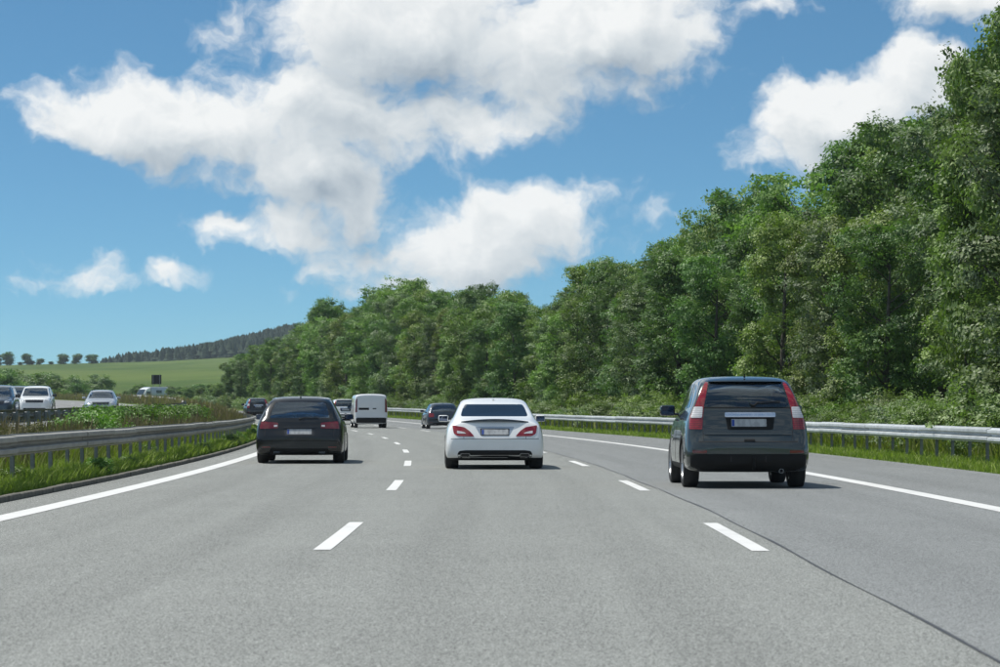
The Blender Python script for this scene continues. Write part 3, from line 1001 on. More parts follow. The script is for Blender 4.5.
# ---------------- shapes -------------------------------------------------
def front_sections(L, w, zbelt, zhood, y_cowl, zn=0.70):
    """from the cowl to the nose"""
    return [
        (y_cowl, (.19, w * .84, .25, w * .955, .52, w * .995, zbelt - .03, w * .965, zbelt + .02, w * .86, zhood + .06, w * .74, zhood + .09)),
        (y_cowl + (L - y_cowl) * .42, (.20, w * .84, .26, w * .95, .52, w * .985, zhood - .12, w * .93, zhood - .03, w * .80, zhood, w * .60, zhood + .02)),
        (y_cowl + (L - y_cowl) * .78, (.20, w * .80, .26, w * .90, .50, w * .95, zn - .04, w * .90, zn + .06, w * .78, zn + .10, w * .55, zn + .12)),
        (L - .10, (.20, w * .68, .25, w * .80, .47, w * .84, zn - .12, w * .80, zn - .03, w * .70, zn + .00, w * .45, zn + .01)),
        (L - .03, (.24, w * .60, .28, w * .70, .45, w * .74, zn - .17, w * .70, zn - .11, w * .60, zn - .08, w * .40, zn - .07)),
        (L, (.30, w * .5, .33, w * .56, .45, w * .60, zn - .22, w * .56, zn - .19, w * .50, zn - .17, w * .35, zn - .16)),
    ]

def S_wagon():
    w = .925
    s = [
        (0.00, (.32, .55, .35, .64, .45, .70, .54, .68, .56, .60, .575, .42, .58)),
        (0.025, (.26, .66, .29, .78, .45, .83, .585, .81, .615, .74, .63, .5, .635)),
        (0.085, (.21, .79, .25, .87, .46, .885, .64, .86, .70, .80, .735, .54, .745)),
        (0.135, (.19, .81, .24, .89, .48, .90, .74, .87, .86, .81, .90, .56, .91)),
        (0.19, (.18, .82, .23, .90, .50, .91, .80, .88, .94, .82, .975, .62, .985)),
        (0.36, (.18, .83, .23, .91, .50, .92, .85, .895, .965, .84, 1.16, .70, 1.185)),
        (0.58, (.18, .84, .23, .915, .50, .925, .87, .90, .975, .84, 1.34, .615, 1.385)),
        (0.72, (.18, .84, .23, .915, .50, .925, .87, .90, .975, .84, 1.385, .595, 1.43)),
        (1.30, (.18, .84, .23, .915, .50, .925, .87, .90, .975, .835, 1.415, .585, 1.465)),
        (2.30, (.18, .84, .23, .915, .50, .925, .87, .90, .97, .83, 1.405, .585, 1.46)),
        (2.85, (.18, .84, .23, .915, .50, .925, .87, .90, .965, .82, 1.34, .60, 1.395)),
        (3.25, (.18, .84, .23, .915, .50, .925, .87, .90, .955, .81, 1.15, .66, 1.195)),
    ] + front_sections(4.85, w, .90, .86, 3.72)
    return dict(L=4.85, sections=s, levels=3, wheel=(.33, .245, .825), axles=(.98, 3.88),
        cabin=[(.55, .70, .70, .50, 1.19), (.95, .74, .50, .53, 1.33), (2.5, .74, .45, .53, 1.36), (3.05, .74, .45, .54, 1.20), (3.5, .70, .50, .60, .92)],
        rear_window=[(-.66, .985), (.66, .985), (.60, 1.20), (.545, 1.325), (-.545, 1.325), (-.60, 1.20)], cab_rear_in=1.2,
        windshield=[(-.73, .965), (.73, .965), (.60, 1.37), (-.60, 1.37)], cab_front_in=2.9,
        side_windows=[[(.62, 1.0), (1.42, .99), (1.42, 1.35), (.98, 1.33)], [(1.50, .99), (2.32, .97), (2.32, 1.36), (1.50, 1.355)], [(2.40, .97), (3.42, .965), (2.95, 1.24), (2.55, 1.34), (2.40, 1.355)]],
        seats=[(1.35, .92, 3), (2.25, .95, 2)], dash=3.2, mirror=(1.0, 3.05, 1.0),
        pieces=[
            ('tail_light', 'rear', [(-.86, .75), (-.46, .765), (-.46, .885), (-.83, .915)], 'dark_red_lens', dict(both=True, proud=.008, thick=.03)),
            ('reverse_light', 'rear', [(-.55, .795), (-.475, .80), (-.475, .835), (-.55, .835)], 'clear_lens', dict(under='tail_light', both=True, proud=.012, thick=.01, rad=.01)),
            ('plate_recess', 'rear', [(-.31, .60), (.31, .60), (.34, .76), (-.34, .76)], 'gloss_black', dict(proud=.003, thick=.01)),
            ('tailgate_handle', 'rear', rect(-.33, .33, .765, .79), 'gloss_black', dict(proud=.03, thick=.02, rad=.008)),
            ('bumper_ledge', 'rear', [(-.87, .505), (.87, .505), (.86, .565), (-.86, .565)], 'paint_black', dict(proud=.03, thick=.03, rad=.02)),
            ('bumper_crease', 'rear', [(-.84, .488), (.84, .488), (.84, .500), (-.84, .500)], 'void', dict(proud=.003, rad=0)),
            ('tailgate_seam', 'rear', rect(-.745, -.738, .58, .75), 'void', dict(both=True, proud=.002, thick=.01, rad=0)),
            ('reflector', 'rear', rect(-.80, -.62, .345, .365), 'dark_red_lens', dict(both=True, rad=.008)),
            ('diffuser', 'rear', [(-.66, .20), (.66, .20), (.62, .33), (-.62, .33)], 'plastic', dict(proud=.006)),
            ('exhaust_pipe', 'rear', rect(-.56, -.42, .215, .265), 'chrome', dict(both=True, proud=.012, rad=.02)),
            ('roof_rail', 'left', [(.75, 1.395), (2.7, 1.395), (2.6, 1.425), (.85, 1.425)], 'gloss_black', dict(both=True, proud=.03, thick=.02)),
            ('headlight', 'front', [(-.84, .66), (-.50, .60), (-.48, .68), (-.80, .76)], 'head_lens', dict(both=True)),
            ('grille', 'front', [(-.42, .30), (.42, .30), (.46, .60), (-.46, .60)], 'gloss_black'),
        ], extra=lambda r, t: (number_plate(r, t, .635, .745, .265), wiper(r, t, [(0, .965), (.1, 1.0), (.40, 1.005)]), wiper(r, t, [(0, .965), (.0, .99)]), fin(r, 0, .75, 1.425, 'gloss_black')))

def S_coupe():
    w = .945
    s = [
        (0.00, (.31, .60, .34, .68, .44, .74, .54, .72, .575, .64, .59, .45, .595)),
        (0.03, (.24, .70, .28, .82, .45, .865, .60, .84, .645, .76, .665, .52, .67)),
        (0.12, (.20, .81, .25, .90, .46, .915, .68, .88, .79, .81, .835, .58, .85)),
        (0.165, (.18, .83, .23, .915, .48, .93, .76, .885, .875, .80, .925, .60, .945)),
        (0.23, (.17, .84, .22, .92, .50, .935, .80, .89, .90, .80, .955, .60, .972)),
        (0.45, (.17, .84, .22, .925, .50, .94, .84, .90, .93, .80, .985, .66, 1.00)),
        (0.72, (.17, .85, .22, .93, .50, .945, .86, .905, .95, .805, 1.045, .70, 1.06)),
        (1.15, (.17, .85, .22, .93, .50, .945, .87, .905, .955, .81, 1.19, .655, 1.215)),
        (1.65, (.17, .85, .22, .93, .50, .945, .87, .905, .955, .81, 1.325, .61, 1.365)),
        (2.20, (.17, .85, .22, .93, .50, .945, .87, .905, .955, .81, 1.36, .60, 1.415)),
        (2.75, (.17, .85, .22, .93, .50, .945, .87, .905, .95, .81, 1.345, .60, 1.40)),
        (3.15, (.17, .85, .22, .93, .50, .945, .87, .905, .95, .80, 1.24, .64, 1.285)),
        (3.50, (.17, .85, .22, .93, .50, .945, .87, .90, .94, .80, 1.08, .68, 1.12)),
    ] + front_sections(4.95, w, .88, .84, 3.85)
    def ex(r, t):
        number_plate(r, t, .675, .785, .262)
        fin(r, 0, 1.66, 1.352, 'paint_white')
        bm = bmesh.new()      # boot lid lip
        pts = []
        for i in range(17):
            x = -.66 + 1.32 * i / 16
            pts.append((x, .125 + .07 * (abs(x) / .66) ** 2, .972 - .050 * (x / .66) ** 2))
        for a, b in zip(pts, pts[1:]):
            va = [bm.verts.new(Vector(a) + Vector(d)) for d in ((0, .06, .008), (0, -.02, .014), (0, -.022, -.018), (0, .06, -.045))]
            vb = [bm.verts.new(Vector(b) + Vector(d)) for d in ((0, .06, .008), (0, -.02, .014), (0, -.022, -.018), (0, .06, -.045))]
            for k in range(4): bm.faces.new((va[k], va[(k + 1) % 4], vb[(k + 1) % 4], vb[k]))
        bmesh.ops.remove_doubles(bm, verts=bm.verts, dist=1e-4)
        bm_obj('boot_lip', bm, M['gloss_black'], r)
    return dict(L=4.95, sections=s, levels=3, wheel=(.335, .265, .835), axles=(1.02, 3.90), rear_glass='glass_dark', side_glass='glass_dark',
        cabin=[(1.10, .68, .80, .52, 1.06), (1.6, .72, .50, .52, 1.22), (2.2, .72, .45, .53, 1.31), (2.7, .72, .45, .53, 1.29), (3.2, .70, .45, .56, 1.08), (3.55, .66, .50, .60, .92)],
        rear_window=[(-.67, 1.035), (.67, 1.035), (.615, 1.21), (.575, 1.275), (-.575, 1.275), (-.615, 1.21)], cab_rear_in=2.2,
        windshield=[(-.66, .95), (.66, .95), (.55, 1.32), (-.55, 1.32)], cab_front_in=2.95,
        side_windows=[[(1.05, 1.0), (2.12, .985), (2.12, 1.315), (1.72, 1.29)], [(2.20, .985), (3.45, .965), (3.0, 1.20), (2.55, 1.315), (2.20, 1.32)]],
        seats=[(1.85, .88, 2), (2.65, .90, 2)], dash=3.35, mirror=(1.0, 3.12, .985), mirror_size=(.20, .135),
        pieces=[
            ('tail_light', 'rear', [(-.835, .865), (-.60, .825), (-.50, .755), (-.40, .645), (-.72, .65), (-.805, .70)], 'red_lens', dict(both=True, proud=.010, thick=.03, rad=.03)),
            ('light_element', 'rear', [(-.74, .705), (-.56, .70), (-.60, .73), (-.74, .76)], 'clear_lens', dict(under='tail_light', both=True, proud=.014, thick=.008, rad=.015)),
            ('plate_recess', 'rear', [(-.28, .655), (.28, .655), (.385, .835), (-.385, .835)], 'paint_silver', dict(proud=.002, thick=.01)),
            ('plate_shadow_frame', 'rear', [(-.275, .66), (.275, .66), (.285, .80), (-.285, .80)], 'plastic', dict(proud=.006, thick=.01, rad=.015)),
            ('bumper_joint', 'rear', rect(-.86, .86, .592, .600), 'plastic', dict(proud=.0025, thick=.01, rad=0)),
            ('boot_seam', 'rear', rect(-.612, -.605, .60, .80), 'void', dict(both=True, proud=.0025, thick=.01, rad=0)),
            ('lower_valance', 'rear', [(-.66, .135), (.66, .135), (.70, .20), (-.70, .20)], 'plastic', dict(proud=.008, thick=.03)),
            ('diffuser', 'rear', [(-.70, .17), (.70, .17), (.735, .30), (.70, .36), (.58, .375), (-.58, .375), (-.70, .36), (-.735, .30)], 'plastic', dict(proud=.006, thick=.02)),
            ('chrome_strip', 'rear', rect(-.47, .47, .268, .282), 'dull_chrome', dict(proud=.016, thick=.012, rad=.005)),
            ('exhaust_pipe', 'rear', [(-.69, .245), (-.49, .245), (-.47, .28), (-.50, .315), (-.67, .315)], 'dull_chrome', dict(both=True, proud=.018, thick=.02, rad=.02)),
            ('exhaust_bore', 'rear', [(-.665, .258), (-.51, .258), (-.495, .28), (-.515, .303), (-.655, .303)], 'void', dict(under='exhaust_pipe', both=True, proud=.021, thick=.005, rad=.015)),
            ('headlight', 'front', [(-.84, .66), (-.50, .60), (-.48, .68), (-.80, .76)], 'head_lens', dict(both=True)),
            ('grille', 'front', rect(-.40, .40, .36, .56), 'gloss_black'),
        ], extra=ex)

def S_suv():
    w = .91
    s = [
        (0.00, (.42, .55, .45, .64, .52, .70, .60, .68, .63, .60, .645, .42, .65)),
        (0.03, (.34, .74, .38, .81, .54, .815, .66, .795, .69, .73, .705, .5, .71)),
        (0.115, (.28, .78, .33, .86, .55, .865, .71, .84, .80, .77, .84, .54, .85)),
        (0.165, (.25, .80, .31, .875, .56, .89, .84, .845, 1.00, .78, 1.06, .60, 1.08)),
        (0.22, (.24, .81, .30, .885, .57, .90, .93, .86, 1.13, .795, 1.19, .66, 1.205)),
        (0.30, (.24, .82, .30, .895, .58, .905, .98, .875, 1.17, .80, 1.36, .69, 1.39)),
        (0.45, (.24, .82, .30, .90, .58, .91, 1.00, .88, 1.18, .80, 1.53, .635, 1.575)),
        (0.56, (.24, .82, .30, .90, .58, .91, 1.00, .88, 1.18, .80, 1.61, .625, 1.655)),
        (1.10, (.24, .82, .30, .90, .58, .91, 1.00, .885, 1.17, .80, 1.65, .625, 1.695)),
        (2.10, (.24, .82, .30, .90, .58, .91, .99, .885, 1.15, .80, 1.645, .625, 1.69)),
        (2.70, (.24, .82, .30, .90, .58, .91, .98, .885, 1.12, .80, 1.56, .61, 1.615)),
        (3.10, (.24, .82, .30, .90, .58, .91, .97, .88, 1.09, .79, 1.34, .66, 1.39)),
    ] + [(y, tuple(v + (.06 if i in (0, 2) else 0) for i, v in enumerate(t))) for y, t in front_sections(4.55, w, 1.04, 1.03, 3.42, .90)]
    def ex(r, t):
        number_plate(r, t, .922, 1.035, .262, off=.02)
        wiper(r, t, [(.10, 1.235), (.16, 1.285), (.50, 1.30)]); wiper(r, t, [(.10, 1.235), (.04, 1.265)])
        bm = bmesh.new()
        add_tube(bm, [(.08, .25, .30), (.08, .03, .30), (.08, -.02, .36), (.08, -.02, .44)], .022, 8)
        bmesh.ops.create_uvsphere(bm, u_segments=10, v_segments=8, radius=.03, matrix=Matrix.Translation((.08, -.02, .455)))
        bm_obj('tow_hitch', bm, M['plastic'], r, smooth=True)
        bm = bmesh.new(); add_tube(bm, [(0, .62, 1.665), (0, .58, 1.715)], [.016, .006], 6)
        bm_obj('antenna', bm, M['plastic'], r)
        bm = bmesh.new(); lathe(bm, [(.03, 0), (.034, 0), (.034, .14), (.03, .14)], 14)
        bmesh.ops.transform(bm, matrix=Matrix.Translation((.50, .20, .26)) @ Matrix.Rotation(R(-90), 4, 'Z'), verts=bm.verts)
        bm_obj('exhaust_pipe', bm, M['alloy'], r)
    tl = [(-.60, 1.595), (-.562, 1.585), (-.645, 1.235), (-.672, 1.06), (-.68, .88), (-.872, .885), (-.86, 1.06), (-.775, 1.235), (-.69, 1.44)]
    return dict(L=4.55, sections=s, levels=3, wheel=(.345, .245, .805), axles=(.92, 3.55), rear_glass='glass', side_glass='glass_dark', spokes=6, pan=.30,
        cabin=[(.52, .68, .95, .50, 1.38), (.9, .70, .55, .53, 1.56), (2.4, .70, .50, .53, 1.58), (2.9, .70, .50, .55, 1.42), (3.3, .66, .55, .60, 1.08)],
        rear_window=[(-.64, 1.215), (.64, 1.215), (.595, 1.44), (.545, 1.59), (-.545, 1.59), (-.595, 1.44)], cab_rear_in=1.2,
        windshield=[(-.72, 1.11), (.72, 1.11), (.61, 1.58), (-.61, 1.58)], cab_front_in=2.7,
        side_windows=[[(.66, 1.22), (1.20, 1.19), (1.20, 1.56), (1.02, 1.545)], [(1.28, 1.19), (2.12, 1.15), (2.12, 1.575), (1.28, 1.57)], [(2.20, 1.15), (3.20, 1.10), (2.78, 1.42), (2.50, 1.55), (2.20, 1.572)]],
        seats=[(1.30, 1.12, 3), (2.15, 1.16, 2)], dash=3.0, mirror=(1.01, 2.86, 1.16), mirror_size=(.235, .165), mirror_paint='gloss_black',
        pieces=[
            ('tail_light', 'rear', tl, 'red_lens', dict(both=True, proud=.012, thick=.03, rad=.02)),
            ('reverse_light', 'rear', [(-.79, 1.22), (-.662, 1.22), (-.68, 1.055), (-.85, 1.055)], 'clear_lens', dict(under='tail_light', both=True, proud=.017, thick=.01, rad=.02)),
            ('tailgate_seam', 'rear', rect(-.672, -.664, .72, .875), 'void', dict(both=True, proud=.002, thick=.01, rad=0)),
            ('plate_recess', 'rear', [(-.30, .875), (.38, .875), (.41, 1.08), (-.33, 1.08)], 'plastic', dict(proud=.004, thick=.01)),
            ('chrome_bar', 'rear', [(-.34, 1.065), (.42, 1.065), (.42, 1.135), (-.34, 1.135)], 'chrome', dict(proud=.035, thick=.03, rad=.02)),
            ('tailgate_gap', 'rear', rect(-.74, .74, .690, .706), 'void', dict(proud=.002, thick=.01, rad=0)),
            ('tailgate_grip', 'rear', rect(-.06, .10, .71, .735), 'plastic', dict(proud=.01, rad=.008)),
            ('bumper_step', 'rear', [(-.86, .595), (.86, .595), (.83, .672), (-.83, .672)], 'paint_grey', dict(proud=.045, thick=.04, rad=.03)),
            ('tailgate_crease', 'rear', [(-.64, .80), (.64, .80), (.66, .815), (-.66, .815)], 'paint_grey', dict(proud=.012, thick=.01, rad=.005)),
            ('window_seal', 'rear', [(-.655, 1.198), (.655, 1.198), (.65, 1.214), (-.65, 1.214)], 'plastic', dict(proud=.006, thick=.01, rad=.004)),
            ('roof_spoiler', 'rear', [(-.56, 1.60), (.56, 1.60), (.55, 1.645), (-.55, 1.645)], 'paint_grey', dict(proud=.06, thick=.06, rad=.02)),
            ('lower_bumper', 'rear', [(-.86, .33), (-.70, .26), (.70, .26), (.86, .33), (.87, .50), (.76, .515), (-.76, .515), (-.87, .50)], 'plastic', dict(proud=.012, thick=.03)),
            ('reflector', 'rear', rect(-.83, -.62, .525, .575), 'dark_red_lens', dict(both=True, proud=.012, rad=.012)),
            ('bumper_slot', 'rear', rect(-.27, -.25, .40, .48), 'void', dict(both=True, proud=.015, thick=.01, rad=.004)),
            ('wheel_arch_trim', 'left', [(.50, .33), (.56, .60), (.72, .76), (.92, .80), (1.12, .76), (1.28, .60), (1.34, .33), (1.30, .33), (1.24, .59), (1.10, .72), (.92, .76), (.74, .72), (.60, .59), (.54, .33)], 'plastic', dict(both=True, proud=.004, thick=.01, rad=0)),
            ('sill_trim', 'left', [(1.36, .28), (3.1, .28), (3.1, .36), (1.36, .36)], 'plastic', dict(both=True, proud=.006, thick=.01)),
            ('door_handle', 'left', rect(1.35, 1.56, 1.02, 1.05), 'paint_grey', dict(both=True, proud=.03, thick=.02, rad=.012)),
            ('door_handle', 'left', rect(2.30, 2.51, 1.0, 1.03), 'paint_grey', dict(both=True, proud=.03, thick=.02, rad=.012)),
            ('door_seam', 'left', rect(1.20, 1.207, .40, 1.16), 'void', dict(both=True, proud=.002, thick=.01, rad=0)),
            ('door_seam', 'left', rect(2.155, 2.162, .36, 1.12), 'void', dict(both=True, proud=.002, thick=.01, rad=0)),
            ('headlight', 'front', [(-.80, .80), (-.46, .72), (-.44, .82), (-.76, .92)], 'head_lens', dict(both=True)),
            ('grille', 'front', rect(-.42, .42, .60, .80), 'gloss_black'),
            ('bumper_intake', 'front', rect(-.55, .55, .36, .50), 'plastic'),
        ], extra=ex)


def S_van():
    w = .94
    def q(zb, wx, zt): return (zb, wx * .80, zb + .06, wx * .95, .60, wx, 1.15, wx * .99, 1.30, wx * .975, zt - .09, wx * .90, zt)
    s = [(0.00, (.36, .6, .38, .70, .46, .76, .54, .74, .56, .64, .565, .45, .57)),
         (0.03, (.30, .7, .33, .84, .46, .88, .58, .86, .60, .78, .605, .5, .61)),
         (0.055, q(.26, .87, 1.86)), (0.085, q(.24, .915, 1.93)), (0.16, q(.23, .935, 1.965)), (0.5, q(.23, .945, 1.985)),
         (1.6, q(.23, .945, 1.99)), (2.9, q(.23, .945, 1.985)), (3.45, q(.23, .945, 1.93)),
         (3.85, (.23, .76, .29, .90, .60, .945, 1.10, .93, 1.22, .89, 1.60, .76, 1.66)),
         (4.25, (.23, .76, .29, .90, .60, .94, 1.05, .92, 1.12, .86, 1.22, .74, 1.27))] + \
        [(y, tuple(v + (.06 if i in (0, 2) else 0) for i, v in enumerate(t))) for y, t in front_sections(5.0, .92, 1.0, .98, 4.42, .80)]
    def ex(r, t):
        number_plate(r, t, 1.06, 1.16, .25, off=-.42)
        bm = bmesh.new(); add_tube(bm, [(0, 2.9, 1.97), (0, 2.8, 2.1)], [.012, .005], 6); bm_obj('antenna', bm, M['plastic'], r)
    return dict(L=5.0, sections=s, wheel=(.335, .225, .83), axles=(1.0, 4.1), spokes=7, pan=.30,
        cabin=[(2.6, .74, .7, .70, 1.78), (3.2, .74, .6, .70, 1.80), (3.7, .74, .6, .66, 1.58), (4.05, .70, .65, .62, 1.25)],
        rear_window=[(-.30, 1.5), (.30, 1.5), (.30, 1.6), (-.30, 1.6)], cab_rear_in=-.3, windshield=[(-.74, 1.14), (.74, 1.14), (.68, 1.80), (-.68, 1.80)], cab_front_in=3.3,
        side_windows=[[(2.75, 1.16), (3.95, 1.12), (3.55, 1.70), (2.75, 1.72)]], seats=[(2.95, 1.2, 2)], dash=4.0, mirror=(1.06, 3.75, 1.22), mirror_size=(.20, .26), mirror_paint='plastic',
        pieces=[
            ('tail_light', 'rear', [(-.925, .90), (-.80, .92), (-.80, 1.70), (-.90, 1.70)], 'dark_red_lens', dict(both=True, proud=.008, thick=.02)),
            ('door_panel', 'rear', rect(-.775, -.012, .66, 1.84), 'paint_vanwhite', dict(both=True, proud=.012, thick=.02, rad=.05)),
            ('plate_recess', 'rear', rect(-.72, -.12, 1.045, 1.175), 'plastic', dict(proud=.018, thick=.02, rad=.01)),
            ('door_handle', 'rear', rect(.09, .30, 1.09, 1.15), 'plastic', dict(proud=.03, thick=.02, rad=.015)),
            ('rear_bumper', 'rear', [(-.86, .30), (.86, .30), (.88, .56), (.80, .60), (-.80, .60), (-.88, .56)], 'plastic', dict(proud=.02, thick=.03)),
            ('headlight', 'front', [(-.80, .80), (-.50, .72), (-.48, .84), (-.76, .98)], 'head_lens', dict(both=True)),
            ('grille', 'front', rect(-.46, .46, .60, .80), 'plastic')], extra=ex)

def restyle(spec, **kw):
    sp = dict(spec); sp.update(kw); return sp

def car_at(y, o, yaw_extra=0.0):
    return dict(loc=road_pt(y, o), rz_=yaw(y) + R(yaw_extra))
c = car_at(63.5, -4.14)
build_car('estate_car', c['loc'], c['rz_'], S_wagon(), 'glossy black estate car beside the dull guard rail, ahead of the low kerb', 'paint_black')
c = car_at(57.6, -.06)
build_car('coupe_car', c['loc'], c['rz_'], S_coupe(), 'white four door coupe with slanted red tail lights and twin exhausts', 'paint_white')
c = car_at(43.9, 3.50)
build_car('suv_car', c['loc'], c['rz_'], S_suv(), 'dark grey sport utility car with tall red pillar lights and tow hitch', 'paint_grey')

# --- further traffic on this carriageway
c = car_at(170.5, .05)
VAN = S_van(); VAN['rear_window'] = None
build_car('delivery_van', c['loc'], c['rz_'], VAN, 'white windowless delivery van with split rear doors and black bumper', 'paint_vanwhite', 'van')
c = car_at(165.0, 3.78)
old = S_wagon()
old['pieces'] = [p for p in old['pieces'] if p[0] not in ('tail_light', 'reverse_light', 'roof_rail')] + [
    ('tail_light', 'rear', [(-.86, .66), (-.56, .66), (-.56, .86), (-.83, .90)], 'red_lens', dict(both=True, proud=.012, thick=.03))]
build_car('hatchback_car', c['loc'], c['rz_'], old, 'dark blue car in the right lane far ahead, between van and white coupe', 'paint_blue')
c = car_at(196.0, .25)
build_car('suv_car', c['loc'], c['rz_'], S_suv(), 'white car driving just ahead of the delivery van, mostly hidden', 'paint_white')
c = car_at(238.0, -2.9)
build_car('suv_car', c['loc'], c['rz_'], S_suv(), 'small distant dark car by the end of the curving median rail', 'paint_black')

# --- oncoming traffic
def oncoming(y, o, spec, paint, name, label):
    spec = dict(spec); L = spec['L']
    p = road_pt(y, o)
    a = yaw(y) + math.pi
    # the nose is at y: move the tail origin back along the heading
    loc = p + Vector((math.sin(-a + math.pi), -math.cos(-a + math.pi), 0)) * 0
    d = Vector((-math.sin(a), math.cos(a), 0))
    return build_car(name, p - d * L, a, spec, label, M and paint)
def with_front(spec, h=0.0):
    sp = dict(spec)
    sp['pieces'] = [q for q in sp['pieces'] if q[0] not in ('grille', 'headlight', 'bumper_intake')] + [
        ('headlight', 'front', [(-.86, .70 + h), (-.52, .66 + h), (-.50, .75 + h), (-.82, .84 + h)], 'head_lens', dict(both=True, proud=.01)),
        ('grille', 'front', [(-.46, .60 + h), (.46, .60 + h), (.50, .76 + h), (-.50, .76 + h)], 'gloss_black', dict(proud=.012)),
        ('bumper_intake', 'front', rect(-.60, .60, .32, .46), 'plastic', dict(proud=.01))]
    return sp
oncoming(160, -18.9, with_front(S_suv(), .16), 'paint_white', 'suv_car', 'white oncoming sport utility car with black grille behind the median weeds')
oncoming(168, -15.55, with_front(S_wagon()), 'paint_silver', 'hatchback_car', 'silver oncoming hatchback behind the lush median weeds')
oncoming(140, -19.55, with_front(S_suv(), .16), 'paint_navy', 'suv_car', 'dark blue oncoming sport utility car driving ahead of the white one')
oncoming(186, -21.3, with_front(S_suv(), .16), 'paint_grey', 'suv_car', 'grey oncoming car half hidden between the dark blue and white oncoming cars')

# --- things on the far slope
def slope_z(x, y):
    return float(ground_z(np.array(float(y)), np.array(x - float(cx(y)))))
def far_things():
    D = 446.0; x = px_to(74, D)
    p = build_car('hatchback_car', (x, D, slope_z(x, D) + .3), R(-80), S_wagon(), 'tiny pale car on the minor road below the slope bushes', 'paint_silver')
    # camper van seen from its front corner
    D = 440.0; x = px_to(147, D); z = slope_z(x, D) + .25
    root = empty('camper_van', (x, D, z), R(180 - 48)); tag(root, 'white and grey camper van standing at the foot of the green slope', 'van')
    bm = bmesh.new(); add_box(bm, (0, -1.6, 1.55), (2.0, 3.1, 1.9), bevel=.12); bm_obj('camper_body', bm, M['paint_silver'], root, smooth=True)
    bm = bmesh.new()
    prof = [(0, .45), (1.55, .45), (1.62, .95), (1.35, 1.25), (.75, 2.15), (0, 2.45)]
    A = [bm.verts.new((-.98, y, zz)) for y, zz in prof]; B = [bm.verts.new((.98, y, zz)) for y, zz in prof]
    for k in range(len(prof)): bm.faces.new((A[k], A[(k + 1) % len(prof)], B[(k + 1) % len(prof)], B[k]))
    bm.faces.new(A[::-1]); bm.faces.new(B)
    bmesh.ops.bevel(bm, geom=bm.edges[:], offset=.05, segments=2, affect='EDGES')
    bm_obj('cab', bm, M['paint_white'], root, smooth=True)
    bm = bmesh.new(); q = [(-.86, 1.325, 1.33), (.86, 1.325, 1.33), (.80, .80, 2.12), (-.80, .80, 2.12)]
    n = Vector((0, .86, .5))
    v = [bm.verts.new(Vector(p_) + n * .03) for p_ in q]; bm.faces.new(v)
    r = bmesh.ops.extrude_face_region(bm, geom=bm.faces[:]); bmesh.ops.translate(bm, vec=-n * .02, verts=[e for e in r['geom'] if isinstance(e, bmesh.types.BMVert)])
    bm_obj('windshield', bm, M['gloss_black'], root)
    for s in (-1, 1):
        bm = bmesh.new(); add_box(bm, (s * 1.01, -1.5, 1.8), (.03, 1.0, .45), bevel=.01, seg=1); bm_obj('side_window', bm, M['gloss_black'], root)
        bm = bmesh.new(); add_box(bm, (s * .98, .42, 1.6), (.03, .7, .5), bevel=.01, seg=1); bm_obj('side_window', bm, M['gloss_black'], root)
        bm = bmesh.new(); add_box(bm, (s * .72, 1.60, .82), (.36, .06, .2), bevel=.02, seg=1); bm_obj('headlight', bm, M['head_lens'], root)
    ty, rm = wheel_meshes(.34, .22, 5)
    for wy in (.75, -2.3):
        for s in (-1, 1):
            h = empty('wheel', (s * .88, wy, .34), 0 if s > 0 else math.pi); h.parent = root
            for nm, mm in (('tyre', ty), ('rim', rm)): link(bpy.data.objects.new(nm, mm), h)
    # the dark back of a traffic sign
    D = 452.0; x = px_to(156.5, D); z = slope_z(x, D)
    root = empty('road_sign', (x, D, z), R(6)); tag(root, 'dark backside of a square road sign standing behind the camper van', 'sign')
    zc = CAM_H + (HORIZON - 379.5) / FPX * D - z
    bm = bmesh.new(); add_box(bm, (0, .08, zc), (1.5, .05, 1.45), bevel=.02, seg=1); bm_obj('panel', bm, M['plastic'], root)
    for s in (-.5, .5):
        bm = bmesh.new(); add_tube(bm, [(s, .0, -.3), (s, .0, zc + .7)], .045, 8); bm_obj('post', bm, M['post'], root)
far_things()

# ------------------------------------------------------------------ vegetation
def leaf_mesh(name, P, Nrm, size, tint, mat, aspect=0.62, bend=0.25):
    """P (n,3) centres, Nrm (n,3) rough normals -> folded leaf quads"""
    n = len(P)
    Nrm = Nrm / (np.linalg.norm(Nrm, axis=1, keepdims=True) + 1e-9)
    a = rng.normal(size=(n, 3))
    U = a - (a * Nrm).sum(1, keepdims=True) * Nrm
    U /= np.linalg.norm(U, axis=1, keepdims=True) + 1e-9
    W = np.cross(Nrm, U)
    s = np.asarray(size).reshape(-1, 1)
    v0 = P - U * s; v2 = P + U * s
    v1 = P + W * s * aspect + Nrm * s * bend; v3 = P - W * s * aspect + Nrm * s * bend * 0.6
    V = np.stack([v0, v1, v2, v3], 1).reshape(-1, 3)
    me = bpy.data.meshes.new(name)
    me.vertices.add(4 * n); me.vertices.foreach_set('co', V.astype(np.float32).ravel())
    b = np.arange(n) * 4
    T = np.stack([b, b + 1, b + 2, b, b + 2, b + 3], 1).ravel()
    me.loops.add(6 * n); me.loops.foreach_set('vertex_index', T.astype(np.int32))
    me.polygons.add(2 * n)
    me.polygons.foreach_set('loop_start', (np.arange(2 * n) * 3).astype(np.int32))
    me.update(calc_edges=True)
    at = me.attributes.new('tint', 'FLOAT', 'FACE')
    at.data.foreach_set('value', np.repeat(tint, 2).astype(np.float32))
    me.materials.append(mat)
    return me

def rand_dirs(n):
    d = rng.normal(size=(n, 3)); return d / np.linalg.norm(d, axis=1, keepdims=True)

